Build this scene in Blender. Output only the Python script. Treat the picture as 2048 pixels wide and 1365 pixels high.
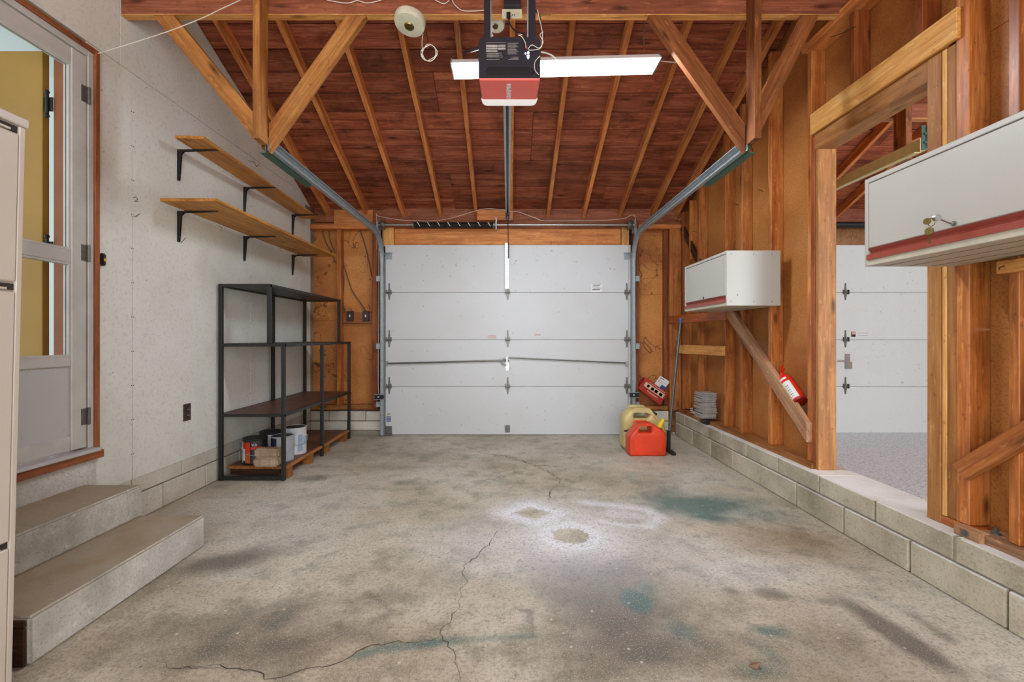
import bpy, bmesh, math, random
from mathutils import Vector, Matrix
random.seed(7)
for o in list(bpy.data.objects): bpy.data.objects.remove(o, do_unlink=True)
C = bpy.context.scene.collection
PI = math.pi

# ------------------------------------------------------------------ camera, world, lamps, exposure
FPX, HC, VX, VY = 905.0, 1.082, 1016.0, 675.0       # focal length (px of 2048), camera height, vanishing point
cam_d = bpy.data.cameras.new('camera'); cam = bpy.data.objects.new('camera', cam_d); C.objects.link(cam)
cam_d.sensor_width = 36; cam_d.lens = 36*FPX/2048; cam_d.clip_start = .02; cam_d.clip_end = 60
cam_d.shift_x = (1024-VX)/2048; cam_d.shift_y = -(682.5-VY)/2048
cam.location = (0, 0, HC); cam.rotation_euler = (PI/2, 0, 0)
bpy.context.scene.camera = cam
sc = bpy.context.scene
sc.view_settings.view_transform = 'Standard'; sc.view_settings.look = 'None'
sc.view_settings.gamma = 1; sc.view_settings.use_curve_mapping = False
sc.view_settings.exposure = 0.3
w = bpy.data.worlds.new('world'); sc.world = w; w.use_nodes = True
bg = w.node_tree.nodes['Background']; bg.inputs[0].default_value = (.93, .96, 1.0, 1); bg.inputs[1].default_value = 1.3

def area(name, loc, rot, sx, sy, energy, col=(1, 1, 1)):
    l = bpy.data.lights.new(name, 'AREA'); l.shape = 'RECTANGLE'; l.size = sx; l.size_y = sy
    l.energy = energy; l.color = col
    o = bpy.data.objects.new(name, l); C.objects.link(o); o.location = loc; o.rotation_euler = rot
    return o
# soft fill lamp added behind the camera; unseen daylight from behind the neighbouring bay
area('rear_fill', (-.1, -1.25, 1.5), (PI/2, 0, 0), 3.6, 2.6, 75, (.96, .98, 1))
area('daylight_doorway_bay', (4.2, -1.2, 1.4), (PI/2, 0, -.12), 2.2, 2.2, 130, (.8, .9, 1))

def F(px, Y): return (px-VX)*Y/FPX
def H(py, Y): return HC-(py-VY)*Y/FPX
def RY(px, X): return FPX*X/(px-VX)          # depth of a column of the picture on a wall at X
def FL(px, py):                               # a point of the floor
    Y = FPX*HC/(py-VY); return (F(px, Y), Y)

# ------------------------------------------------------------------ materials
def S(*c):
    f = lambda v: (v/255/12.92) if v/255 <= .04045 else ((v/255+.055)/1.055)**2.4
    return tuple(f(v) for v in c)+(1,)
class NT:
    def __init__(s, name):
        s.m = bpy.data.materials.new(name); s.m.use_nodes = True; s.t = s.m.node_tree
        s.b = s.t.nodes['Principled BSDF']; s.L = s.t.links
    def n(s, k, **kw):
        nd = s.t.nodes.new(k)
        for a, v in kw.items():
            if a[0] == 'i' and a[1:].isdigit(): s.put(nd.inputs[int(a[1:])], v)
            elif a[:3] == 'in_': s.put(nd.inputs[a[3:].replace('_', ' ')], v)
            else: setattr(nd, a, v)
        return nd
    def put(s, sock, v):
        if isinstance(v, bpy.types.NodeSocket): s.L.new(v, sock)
        elif isinstance(v, bpy.types.Node): s.L.new(v.outputs[0], sock)
        else: sock.default_value = v
    def math(s, op, a, b=0, clamp=False):
        return s.n('ShaderNodeMath', operation=op, use_clamp=clamp, i0=a, i1=b).outputs[0]
    def mix(s, f, a, b, mode='MIX'):
        nd = s.n('ShaderNodeMix', data_type='RGBA', blend_type=mode)
        s.put(nd.inputs[0], f); s.put(nd.inputs[6], a); s.put(nd.inputs[7], b); return nd.outputs[2]
    def coord(s, which='Object', scale=(1, 1, 1), rnd=0, rot=(0, 0, 0)):
        c = s.n('ShaderNodeTexCoord').outputs[which]
        mp = s.n('ShaderNodeMapping'); s.put(mp.inputs[0], c); mp.inputs[3].default_value = scale; mp.inputs[2].default_value = rot
        if rnd:
            r = s.n('ShaderNodeObjectInfo').outputs['Random']
            s.put(mp.inputs[1], s.n('ShaderNodeCombineXYZ', i0=s.math('MULTIPLY', r, 37.3*rnd), i1=s.math('MULTIPLY', r, 91.7*rnd), i2=s.math('MULTIPLY', r, 53.1*rnd)))
        return mp.outputs[0]
    def noise(s, v, scale, detail=4, rough=.55, dist=0):
        return s.n('ShaderNodeTexNoise', in_Vector=v, in_Scale=scale, in_Detail=detail, in_Roughness=rough, in_Distortion=dist).outputs[0]
    def ramp(s, f, *stops):
        r = s.n('ShaderNodeValToRGB', i0=f); e = r.color_ramp.elements
        while len(e) > 1: e.remove(e[0])
        e[0].position = stops[0][0]; e[0].color = stops[0][1]
        for p, c in stops[1:]:
            x = e.new(p); x.color = c
        return r.outputs[0]
    def step(s, f, a, b):
        return s.n('ShaderNodeMapRange', i0=f, i1=a, i2=b, i3=0.0, i4=1.0).outputs[0]
    def bump(s, h, strength=.3, dist=.01):
        s.put(s.b.inputs['Normal'], s.n('ShaderNodeBump', in_Height=h, in_Strength=strength, in_Distance=dist).outputs[0])
    def fin(s, col=None, rough=.6, metal=0, spec=None):
        if col is not None: s.put(s.b.inputs['Base Color'], col)
        s.put(s.b.inputs['Roughness'], rough); s.put(s.b.inputs['Metallic'], metal)
        if spec is not None: s.b.inputs['Specular IOR Level'].default_value = spec
        return s.m
W1 = (1, 1, 1, 1); B1 = (0, 0, 0, 1)

def wood(name, dark, mid, light, rough=.6, tone=.35, knots=True, dirt=.5, grain=.5, spec=.3):
    t = NT(name)
    v = t.coord('Object', (1.1, 9, 9), 1)
    a = t.noise(v, 1.6, 5, .6, .8)
    v2 = t.coord('Object', (2.5, 70, 70), 1)
    g = t.noise(v2, 1.5, 3, .7)
    col = t.ramp(a, (.25, dark), (.5, mid), (.75, light))
    col = t.mix(t.math('MULTIPLY', t.step(g, .42, .62), grain), col, dark)
    v3 = t.coord('Object', (5, 5, 5), 1)
    dn = t.noise(v3, .7, 4, .65)
    col = t.mix(t.math('MULTIPLY', t.step(dn, .5, .75), dirt), col, (dark[0]*.55, dark[1]*.55, dark[2]*.55, 1))
    if knots:
        vk = t.coord('Object', (2.6, 9, 9), 1)
        vo = t.n('ShaderNodeTexVoronoi', in_Vector=vk, in_Scale=1.0, in_Randomness=1.0)
        k = t.math('SUBTRACT', 1.0, t.step(vo.outputs['Distance'], .05, .17))
        col = t.mix(t.math('MULTIPLY', k, .8), col, (dark[0]*.25, dark[1]*.22, dark[2]*.2, 1))
    st_ = t.noise(t.coord('Object', (.9, 34, 34), 1), 1.3, 4, .65)
    col = t.mix(t.math('MULTIPLY', t.step(st_, .5, .68), grain*.9), col, (dark[0]*.7, dark[1]*.65, dark[2]*.6, 1))
    sk = t.noise(t.coord('Object', (26, 40, 40), 1), 1.0, 3, .6)
    col = t.mix(t.math('MULTIPLY', t.step(sk, .64, .72), .45), col, (dark[0]*.3, dark[1]*.28, dark[2]*.26, 1))
    s2 = t.noise(t.coord('Object', (14, 60, 60), 1), 1.0, 3, .6)
    col = t.mix(t.math('MULTIPLY', t.step(s2, .62, .70), .35), col, (min(1, light[0]*1.35), min(1, light[1]*1.4), min(1, light[2]*1.5), 1))
    r = t.n('ShaderNodeObjectInfo').outputs['Random']
    hs = t.n('ShaderNodeHueSaturation', in_Color=col, in_Value=t.n('ShaderNodeMapRange', i0=r, i3=1-tone, i4=1+tone).outputs[0])
    t.bump(t.math('ADD', t.math('MULTIPLY', g, .5), t.math('MULTIPLY', a, .6)), .25, .004)
    return t.fin(hs.outputs[0], t.n('ShaderNodeMapRange', i0=a, i3=rough-.1, i4=rough+.15).outputs[0], 0, spec)

def plain(name, col, rough=.5, metal=0, var=.08, scale=20, bump=0, spec=None):
    t = NT(name); n = t.noise(t.coord('Object'), scale, 3)
    c2 = tuple(max(0, x*(1-var*3)) for x in col[:3])+(1,)
    if bump: t.bump(n, bump, .003)
    return t.fin(t.mix(t.step(n, .3, .8), col, c2), rough, metal, spec)

M = {}
M['rafter'] = wood('rafter_wood', S(160, 88, 40), S(214, 136, 74), S(232, 162, 96), .55, .16)
M['plank'] = wood('roof_plank_wood', S(96, 44, 26), S(160, 84, 54), S(190, 118, 82), .62, .24, dirt=.8)
M['beam'] = wood('beam_wood', S(104, 54, 34), S(150, 86, 58), S(176, 108, 76), .6, .06)
M['oldrafter'] = wood('old_brace_wood', S(88, 46, 22), S(140, 82, 42), S(172, 108, 60), .5, .08)
M['pine'] = wood('pine_wood', S(168, 104, 46), S(214, 154, 84), S(232, 184, 118), .5, .12)
M['hanger'] = wood('hanger_wood', S(130, 76, 34), S(186, 124, 62), S(212, 156, 90), .55, .1)
M['stud'] = wood('stud_wood', S(120, 60, 22), S(184, 108, 48), S(214, 146, 80), .4, .2, spec=.5)
M['studdark'] = wood('old_stud_wood', S(104, 46, 16), S(156, 80, 32), S(186, 112, 54), .45, .2, spec=.45)
M['paleply'] = wood('header_plywood', S(186, 124, 58), S(224, 166, 92), S(238, 192, 126), .5, .05, knots=False, dirt=.1)
M['jamb'] = wood('jamb_wood', S(126, 78, 38), S(166, 112, 62), S(188, 138, 86), .5, .08, dirt=.15)
M['shelfwood'] = wood('shelf_plank_wood', S(150, 92, 34), S(204, 140, 62), S(222, 164, 88), .5, .08)
M['weather'] = wood('weathered_wood', S(120, 84, 58), S(176, 130, 96), S(200, 160, 124), .7, .1)
M['pallet'] = wood('pallet_wood', S(100, 56, 22), S(168, 106, 50), S(196, 140, 80), .7, .15)
M['brownboard'] = wood('brown_shelf_board', S(66, 38, 28), S(110, 70, 52), S(140, 94, 70), .45, .08, knots=False)
M['redtrim'] = wood('red_stained_trim', S(112, 60, 32), S(158, 94, 56), S(178, 114, 72), .45, .08, knots=False, dirt=.3)
M['redpost'] = wood('red_post_wood', S(92, 44, 22), S(144, 78, 42), S(174, 104, 62), .5, .08)

def fibre(name, a, b, c, fleck=.5, scale=60, lines=False, sheen=.5):
    t = NT(name); v = t.coord('Object')
    n1 = t.noise(v, 1.7, 4, .6); n2 = t.noise(v, scale, 3, .7); n3 = t.noise(v, scale*2.4, 2, .6)
    col = t.ramp(n1, (.3, a), (.55, b), (.75, c))
    col = t.mix(t.math('MULTIPLY', t.step(n2, .5, .64), fleck), col, (a[0]*.5, a[1]*.48, a[2]*.45, 1))
    col = t.mix(t.math('MULTIPLY', t.step(n3, .6, .7), fleck*.8), col, (min(1, c[0]*1.35), min(1, c[1]*1.35), min(1, c[2]*1.35), 1))
    if lines:   # tide marks of old damp
        q = t.noise(t.coord('Object', (1, 1, 1)), 4.6, 2, .5, .6)
        ln = t.math('SUBTRACT', 1.0, t.step(t.math('ABSOLUTE', t.math('SUBTRACT', q, .58)), .003, .011))
        col = t.mix(t.math('MULTIPLY', ln, .75), col, (a[0]*.2, a[1]*.18, a[2]*.15, 1))
    t.bump(n2, .2, .003)
    return t.fin(col, sheen, 0, .35)
M['fibre'] = fibre('brown_fibreboard', S(142, 82, 36), S(178, 116, 58), S(194, 134, 74), .5, 90)
M['fibrefar'] = fibre('stained_fibreboard', S(156, 90, 42), S(198, 130, 66), S(212, 150, 84), .4, 70, True)
def greywall():
    t = NT('grey_wallboard'); v = t.coord('Object')
    n1 = t.noise(v, .9, 5, .6); n2 = t.noise(v, 55, 3, .7); n3 = t.noise(t.coord('Object', (1, 2, 5)), 30, 2)
    col = t.ramp(n1, (.3, S(209, 211, 200)), (.5, S(230, 233, 224)), (.7, S(238, 241, 236)))
    col = t.mix(t.math('MULTIPLY', t.step(n2, .52, .7), .35), col, S(180, 174, 158))
    col = t.mix(t.math('MULTIPLY', t.step(n3, .66, .72), .5), col, S(226, 222, 212))
    vo = t.n('ShaderNodeTexVoronoi', in_Vector=v, in_Scale=7.0)
    col = t.mix(t.math('MULTIPLY', t.math('SUBTRACT', 1.0, t.step(vo.outputs['Distance'], .02, .04)), .7), col, S(90, 80, 68))
    t.bump(n2, .15, .002)
    return t.fin(col, .6, 0, .35)
M['grey'] = greywall()
def block(name, a, b, c, dust=None):
    t = NT(name); v = t.coord('Object', (1, 1, 1), 1)
    n1 = t.noise(v, 3.0, 5, .6); n2 = t.noise(v, 95, 4, .75); n3 = t.noise(v, 34, 3, .6)
    col = t.ramp(n1, (.3, a), (.52, b), (.72, c))
    col = t.mix(t.math('MULTIPLY', t.step(n2, .52, .68), .55), col, (a[0]*.45, a[1]*.45, a[2]*.45, 1))
    col = t.mix(t.math('MULTIPLY', t.step(n3, .6, .72), .3), col, (min(1, c[0]*1.3), min(1, c[1]*1.3), min(1, c[2]*1.3), 1))
    if dust:
        nz = t.n('ShaderNodeNewGeometry').outputs['Normal']; z = t.n('ShaderNodeSeparateXYZ', i0=nz).outputs[2]
        f = t.math('MULTIPLY', t.step(z, .5, .9), t.n('ShaderNodeMapRange', i0=n1, i1=.3, i2=.6, i3=.55, i4=1.0).outputs[0])
        col = t.mix(f, col, dust)
    t.bump(t.math('ADD', n2, n3), .45, .006)
    return t.fin(col, .85, 0, .2)
M['block'] = block('concrete_block', S(150, 141, 120), S(184, 175, 154), S(204, 196, 176), S(228, 226, 222))
M['blockfar'] = block('pale_concrete_block', S(190, 184, 168), S(212, 207, 192), S(222, 218, 205))
M['mortar'] = block('mortar', S(120, 112, 96), S(150, 142, 124), S(170, 160, 142))
M['concrete'] = block('step_concrete', S(160, 157, 146), S(202, 200, 191), S(224, 223, 216), S(158, 142, 116))
M['steel'] = plain('galvanised_steel', S(168, 178, 182), .4, .35, .1, 40)
M['steelgreen'] = plain('green_tinted_steel', S(80, 112, 98), .4, .3, .1, 30)
M['chrome'] = plain('bright_zinc', S(190, 190, 186), .3, .85, .1, 60)
M['dullsteel'] = plain('dull_grey_steel', S(128, 126, 120), .45, .7, .12, 60)
M['black'] = plain('black_metal', S(38, 38, 38), .4, .2, .1, 30)
M['rackblack'] = plain('black_painted_steel', S(50, 50, 48), .42, .25, .15, 25)
M['blackplastic'] = plain('black_plastic', S(28, 28, 31), .35, 0, .05)
M['darkbrown'] = plain('dark_brown_plastic', S(64, 46, 40), .35, 0, .05)
M['white'] = plain('white_plastic', S(232, 230, 222), .4, 0, .03)
M['cream'] = plain('cream_plastic', S(222, 212, 178), .4, 0, .05)
M['ivory'] = plain('aged_ivory_plastic', S(214, 210, 184), .45, 0, .08, 12)
M['wire'] = plain('white_wire', S(226, 220, 206), .5, 0, .03)
M['cable'] = plain('grey_cable', S(100, 78, 62), .55, 0, .05)
def garage_white(name, base, dirt, low=False, emb=0):
    t = NT(name); v = t.coord('Object', (1, 1, 1), .3); n = t.noise(v, 1.4, 4); n2 = t.noise(t.coord('Object', (3, 3, 26)), 9, 3)
    col = t.mix(t.math('MULTIPLY', t.step(n, .45, .8), .25), base, dirt)
    vo = t.noise(v, 26, 2, .4)
    col = t.mix(t.math('MULTIPLY', t.step(vo, .70, .76), .5), col, (dirt[0]*.6, dirt[1]*.55, dirt[2]*.5, 1))
    if emb:
        e = t.noise(v, 38, 3, .5); t.bump(e, emb, .01)
    else: t.bump(n2, .12, .002)
    return t.fin(col, .45, 0, .4)
M['gdoor'] = garage_white('white_garage_door', S(204, 205, 206), S(180, 170, 150))
M['gdoorfar'] = garage_white('embossed_garage_door', S(218, 222, 218), S(190, 196, 190), emb=.5)
M['cabinet'] = plain('off_white_laminate', S(178, 174, 165), .38, 0, .015, 3)
M['cabgap'] = plain('dark_gap', S(50, 46, 40), .8)
M['cabunder'] = plain('cabinet_underside', S(190, 182, 162), .5, 0, .04)
M['rust'] = plain('rust_red_rail', S(146, 62, 44), .42, 0, .06, 40)
M['brass'] = plain('brass_key', S(150, 132, 80), .3, .9, .15, 90)
M['beige'] = plain('beige_enamel', S(200, 190, 176), .35, 0, .02, 2)
M['alu'] = plain('white_aluminium', S(206, 205, 198), .4, .1, .07, 8)
M['sillalu'] = plain('silver_threshold', S(214, 216, 220), .35, .3, .05)
M['doorpanel'] = garage_white('dotted_kick_panel', S(196, 197, 194), S(160, 160, 156))
M['ochre'] = plain('ochre_door', S(176, 134, 56), .55, 0, .06, 3)
M['brownjamb'] = plain('brown_jamb', S(150, 84, 40), .5, 0, .06, 8)
M['palewall'] = plain('pale_house_wall', S(226, 234, 234), .7, 0, .02, 2)
g = NT('window_glass'); g.b.inputs['Transmission Weight'].default_value = 1; g.b.inputs['IOR'].default_value = 1.05
M['glass'] = g.fin((.96, 1, .98, 1), .01, 0, .5)
def epoxy():
    t = NT('flake_epoxy_floor'); v = t.coord('Object'); n = t.noise(v, 60, 4, .85); n2 = t.noise(v, 150, 2, .6)
    col = t.ramp(n, (.36, S(112, 126, 140)), (.46, S(214, 230, 242)), (.56, S(244, 252, 255)))
    col = t.mix(t.math('MULTIPLY', t.step(n2, .62, .7), .7), col, S(240, 242, 244))
    return t.fin(col, .4, 0, .5)
M['epoxy'] = epoxy()
def emit(name, col, st):
    t = NT(name); t.b.inputs['Emission Color'].default_value = col; t.b.inputs['Emission Strength'].default_value = st
    return t.fin(col, .5)
M['tube'] = emit('lamp_tube', (.84, .93, 1, 1), 100)
M['led'] = emit('opener_led', (.7, .8, 1, 1), 1.5)
M['lens'] = emit('opener_lens', (1, .98, .96, 1), .25)
M['reflector'] = plain('white_reflector', S(245, 245, 243), .5, 0, .01)
M['openerblack'] = plain('opener_black', S(40, 40, 48), .35, 0, .04)
M['openerred'] = plain('opener_red', S(238, 104, 92), .4, 0, .02)
M['red'] = plain('gas_can_red', S(226, 62, 18), .38, 0, .1, 6)
M['yellow'] = plain('aged_yellow_plastic', S(218, 196, 128), .4, 0, .12, 6)
M['yellowbright'] = plain('bright_yellow', S(228, 196, 30), .4)
M['extred'] = plain('extinguisher_red', S(222, 44, 20), .3)
M['extdark'] = plain('extinguisher_base', S(140, 16, 18), .4)
M['paper'] = plain('white_paper', S(228, 228, 226), .6, 0, .03)
M['ink'] = plain('ink', S(60, 60, 66), .6)
M['boxred'] = plain('red_carton', S(178, 42, 28), .55, 0, .08, 14)
M['boxtan'] = plain('carton_print', S(220, 192, 156), .55, 0, .06)
M['blue'] = plain('carton_blue', S(36, 84, 150), .5)
M['tilegrey'] = plain('grey_tile', S(184, 174, 168), .7, 0, .18, 40)
M['brickpaver'] = block('paver_stone', S(150, 126, 100), S(182, 160, 134), S(200, 182, 160))
M['canwhite'] = plain('can_white', S(214, 216, 220), .4, .1, .08, 14)
M['cangrey'] = plain('can_grey', S(178, 184, 194), .4, .2, .08, 10)
M['canblack'] = plain('can_black', S(40, 40, 44), .4)
M['canred'] = plain('can_red', S(206, 50, 26), .45)
M['navy'] = plain('navy_label', S(26, 38, 62), .45)
M['lid'] = plain('can_lid', S(96, 98, 100), .35, .6, .2, 20)
M['pole'] = plain('grey_pole', S(96, 102, 104), .35, .5)
M['bluetip'] = plain('blue_grip', S(70, 100, 190), .5)
M['crack'] = plain('crack', S(62, 52, 42), .9)
M['pencil'] = plain('pencil_mark', S(70, 62, 54), .9)
M['darkwood'] = wood('dark_brown_wood', S(34, 20, 10), S(66, 42, 22), S(90, 58, 32), .5, .05)
M['nail'] = plain('rusty_nail', S(70, 50, 38), .6, .4)
M['osb'] = fibre('strand_board', S(110, 70, 40), S(150, 106, 66), S(176, 132, 88), .6, 30)
M['leaf'] = plain('dead_leaf', S(128, 96, 72), .7)

# ------------------------------------------------------------------ mesh helpers
WM = {}
def link(o, parent=None, world=Matrix.Identity(4)):
    C.objects.link(o); o.matrix_basis = world; WM[o.name] = world.copy()
    if parent is not None:
        o.parent = parent; o.matrix_parent_inverse = WM[parent.name].inverted()
    return o
def tag(o, label=None, cat=None, group=None, kind=None):
    if label: o['label'] = label
    if cat: o['category'] = cat
    if group: o['group'] = group
    if kind: o['kind'] = kind
    return o
def thing(name, label, cat, loc=(0, 0, 0), group=None, kind=None):
    o = bpy.data.objects.new(name, None); o.empty_display_size = .1
    link(o, None, Matrix.Translation(loc)); return tag(o, label, cat, group, kind)
class MB:
    def __init__(s): s.bm = bmesh.new(); s.mi = 0
    def _f(s, vs):
        try: f = s.bm.faces.new(vs); f.material_index = s.mi; return f
        except ValueError: return None
    def box(s, x0, x1, y0, y1, z0, z1):
        v = [s.bm.verts.new(p) for p in ((x0,y0,z0),(x1,y0,z0),(x1,y1,z0),(x0,y1,z0),(x0,y0,z1),(x1,y0,z1),(x1,y1,z1),(x0,y1,z1))]
        for q in ((0,3,2,1),(4,5,6,7),(0,1,5,4),(1,2,6,5),(2,3,7,6),(3,0,4,7)): s._f([v[i] for i in q])
        return s
    def hull(s, a, b):
        """two matching polygons (lists of points) joined into a solid"""
        va = [s.bm.verts.new(p) for p in a]; vb = [s.bm.verts.new(p) for p in b]; n = len(a)
        s._f(va[::-1]); s._f(vb)
        for i in range(n): s._f([va[i], va[(i+1) % n], vb[(i+1) % n], vb[i]])
        return s
    def obox(s, p0, p1, up, w, t):
        """bar from p0 to p1, w across along 'up', t across the third axis"""
        p0, p1, up = Vector(p0), Vector(p1), Vector(up); d = (p1-p0).normalized()
        u = (up-up.dot(d)*d).normalized(); k = d.cross(u)
        q = [u*w/2+k*t/2, -u*w/2+k*t/2, -u*w/2-k*t/2, u*w/2-k*t/2]
        return s.hull([p0+x for x in q], [p1+x for x in q])
    def tube(s, pts, r, n=8, cap=True):
        pts = [Vector(p) for p in pts]; rs = r if isinstance(r, (list, tuple)) else [r]*len(pts)
        rings = []; prev = None
        for i, p in enumerate(pts):
            d = (pts[min(i+1, len(pts)-1)]-pts[max(i-1, 0)])
            d = d.normalized() if d.length > 1e-9 else Vector((0, 0, 1))
            if prev is None: u = d.orthogonal().normalized()
            else:
                u = prev-prev.dot(d)*d; u = u.normalized() if u.length > 1e-6 else d.orthogonal().normalized()
            prev = u; k = d.cross(u)
            rings.append([s.bm.verts.new(p+(u*math.cos(2*PI*j/n)+k*math.sin(2*PI*j/n))*rs[i]) for j in range(n)])
        for a, b in zip(rings, rings[1:]):
            for j in range(n): s._f([a[j], a[(j+1) % n], b[(j+1) % n], b[j]])
        if cap: s._f(rings[0][::-1]); s._f(rings[-1])
        return s
    def lathe(s, prof, c, axis='Z', n=24, mats=None):
        c = Vector(c)
        def P(r, h, a):
            x, y = r*math.cos(a), r*math.sin(a)
            return c+Vector({'Z': (x, y, h), 'Y': (x, h, y), 'X': (h, x, y)}[axis])
        rings = [[s.bm.verts.new(P(r, h, 2*PI*j/n)) for j in range(n)] for r, h in prof]
        for i, (a, b) in enumerate(zip(rings, rings[1:])):
            if mats: s.mi = mats[i]
            for j in range(n): s._f([a[j], a[(j+1) % n], b[(j+1) % n], b[j]])
        s._f(rings[0][::-1]); s._f(rings[-1]); return s
    def poly(s, pts, ext):
        """flat polygon extruded by the vector ext"""
        return s.hull([Vector(p) for p in pts], [Vector(p)+Vector(ext) for p in pts])
    def sweep(s, prof, path, side=(1, 0, 0)):
        """open profile [(a,b)] swept along a path lying in the plane normal to side; a along side, b along the inward normal"""
        sd = Vector(side); path = [Vector(p) for p in path]; rings = []
        for i, p in enumerate(path):
            d = (path[min(i+1, len(path)-1)]-path[max(i-1, 0)]).normalized(); nn = sd.cross(d)
            rings.append([s.bm.verts.new(p+sd*a+nn*b) for a, b in prof])
        for a, b in zip(rings, rings[1:]):
            for j in range(len(prof)-1): s._f([a[j], a[j+1], b[j+1], b[j]])
        return s
    def done(s, name, m, parent=None, bevel=0, smooth=False, seg=1, world=Matrix.Identity(4), solid=0):
        bmesh.ops.recalc_face_normals(s.bm, faces=s.bm.faces)
        if bevel:
            bmesh.ops.bevel(s.bm, geom=[e for e in s.bm.edges if len(e.link_faces) == 2 and e.calc_face_angle(0) > .6], offset=bevel, segments=seg, affect='EDGES', clamp_overlap=True)
        me = bpy.data.meshes.new(name); s.bm.to_mesh(me); s.bm.free()
        for x in (m if isinstance(m, list) else [m]): me.materials.append(M[x] if isinstance(x, str) else x)
        if smooth:
            for p in me.polygons: p.use_smooth = True
        o = bpy.data.objects.new(name, me); link(o, parent, world)
        if smooth: me.set_sharp_from_angle(angle=.7)
        if solid:
            md = o.modifiers.new('thick', 'SOLIDIFY'); md.thickness = solid; md.offset = 0
        return o
def lumber(name, x0, x1, y0, y1, z0, z1, m, parent=None, bevel=.0025):
    """axis-aligned board as its own object with its grain along local X"""
    c = Vector(((x0+x1)/2, (y0+y1)/2, (z0+z1)/2)); d = (abs(x1-x0), abs(y1-y0), abs(z1-z0))
    k = d.index(max(d))
    R = {0: Matrix.Identity(4), 1: Matrix.Rotation(PI/2, 4, 'Z'), 2: Matrix.Rotation(-PI/2, 4, 'Y')}[k]
    L = {0: (d[0], d[1], d[2]), 1: (d[1], d[0], d[2]), 2: (d[2], d[1], d[0])}[k]
    b = MB().box(-L[0]/2, L[0]/2, -L[1]/2, L[1]/2, -L[2]/2, L[2]/2)
    return b.done(name, m, parent, bevel, world=Matrix.Translation(c) @ R)
def bar(name, p0, p1, up, w, t, m, parent=None, bevel=.0025, cut=(0, 0)):
    """sloping board; grain along its length; cut = slant of each end as shift along the length per half width"""
    p0, p1, up = Vector(p0), Vector(p1), Vector(up); L = (p1-p0).length; d = (p1-p0)/L
    u = (up-up.dot(d)*d).normalized(); k = d.cross(u)
    R = Matrix((d, u, k)).transposed().to_4x4()
    a0, a1 = cut; x0, x1, y, z = -L/2, L/2, w/2, t/2
    b = MB().hull([(x0-a0, -y, -z), (x0+a0, y, -z), (x0+a0, y, z), (x0-a0, -y, z)], [(x1-a1, -y, -z), (x1+a1, y, -z), (x1+a1, y, z), (x1-a1, -y, z)])
    return b.done(name, m, parent, bevel, world=Matrix.Translation((p0+p1)/2) @ R)
def box(name, x0, x1, y0, y1, z0, z1, m, parent=None, bevel=.002, seg=1):
    return MB().box(x0, x1, y0, y1, z0, z1).done(name, m, parent, bevel, seg=seg)
def curve(pts, n=8):
    """smooth line through the points"""
    P = [Vector(p) for p in pts]; out = []
    for i in range(len(P)-1):
        a, b, c, d = P[max(i-1, 0)], P[i], P[i+1], P[min(i+2, len(P)-1)]
        for k in range(n):
            t = k/n; out.append(.5*((2*b)+(c-a)*t+(2*a-5*b+4*c-d)*t*t+(3*b-a-3*c+d)*t**3))
    return out+[P[-1]]
def wirecurve(name, pts, r, m, parent=None, n=6):
    return MB().tube(curve(pts), r, n).done(name, m, parent, smooth=True)
def flat(outline, holes, depth, bev, name, m, parent, world, res=3):
    """filled 2D outline with holes, given depth and rounded edges"""
    cu = bpy.data.curves.new(name, 'CURVE'); cu.dimensions = '2D'; cu.fill_mode = 'BOTH'
    for pl in [outline]+holes:
        sp = cu.splines.new('POLY'); sp.points.add(len(pl)-1); sp.use_cyclic_u = True
        for i, (x, y) in enumerate(pl): sp.points[i].co = (x, y, 0, 1)
    cu.extrude = depth/2-bev; cu.bevel_depth = bev; cu.bevel_resolution = res; cu.offset = -bev
    t = bpy.data.objects.new('tmp', cu); C.objects.link(t)
    me = bpy.data.meshes.new_from_object(t.evaluated_get(bpy.context.evaluated_depsgraph_get()))
    bpy.data.objects.remove(t); bpy.data.curves.remove(cu)
    me.materials.clear(); me.materials.append(M[m])
    bm = bmesh.new(); bm.from_mesh(me); bmesh.ops.remove_doubles(bm, verts=bm.verts, dist=1e-5); bm.to_mesh(me); bm.free()
    for p in me.polygons: p.use_smooth = True
    me.set_sharp_from_angle(angle=.9)
    o = bpy.data.objects.new(name, me); return link(o, parent, world)
def rounded(pl, r, n=4):
    """round the corners of a 2D polygon"""
    out = []; N = len(pl)
    for i, p in enumerate(pl):
        rr = p[2] if len(p) > 2 else r
        a, b, c = Vector(pl[i-1][:2]), Vector(p[:2]), Vector(pl[(i+1) % N][:2])
        ra = min(rr, (a-b).length*.45, (c-b).length*.45); s, e = b+(a-b).normalized()*ra, b+(c-b).normalized()*ra
        for k in range(n+1):
            t = k/n; q = s*(1-t)**2+b*2*t*(1-t)+e*t*t; out.append((q.x, q.y))
    return out
def text(name, body, size, world, m, parent, stretch=1.0, depth=.0006, bold=0):
    cu = bpy.data.curves.new(name, 'FONT'); cu.body = body; cu.size = size; cu.align_x = 'CENTER'; cu.align_y = 'CENTER'; cu.extrude = depth; cu.offset = bold
    t = bpy.data.objects.new('tmp', cu); C.objects.link(t)
    me = bpy.data.meshes.new_from_object(t.evaluated_get(bpy.context.evaluated_depsgraph_get())); bpy.data.objects.remove(t); bpy.data.curves.remove(cu)
    me.transform(Matrix.Diagonal((stretch, 1, 1, 1))); me.materials.clear(); me.materials.append(M[m])
    return link(bpy.data.objects.new(name, me), parent, world)
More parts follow.
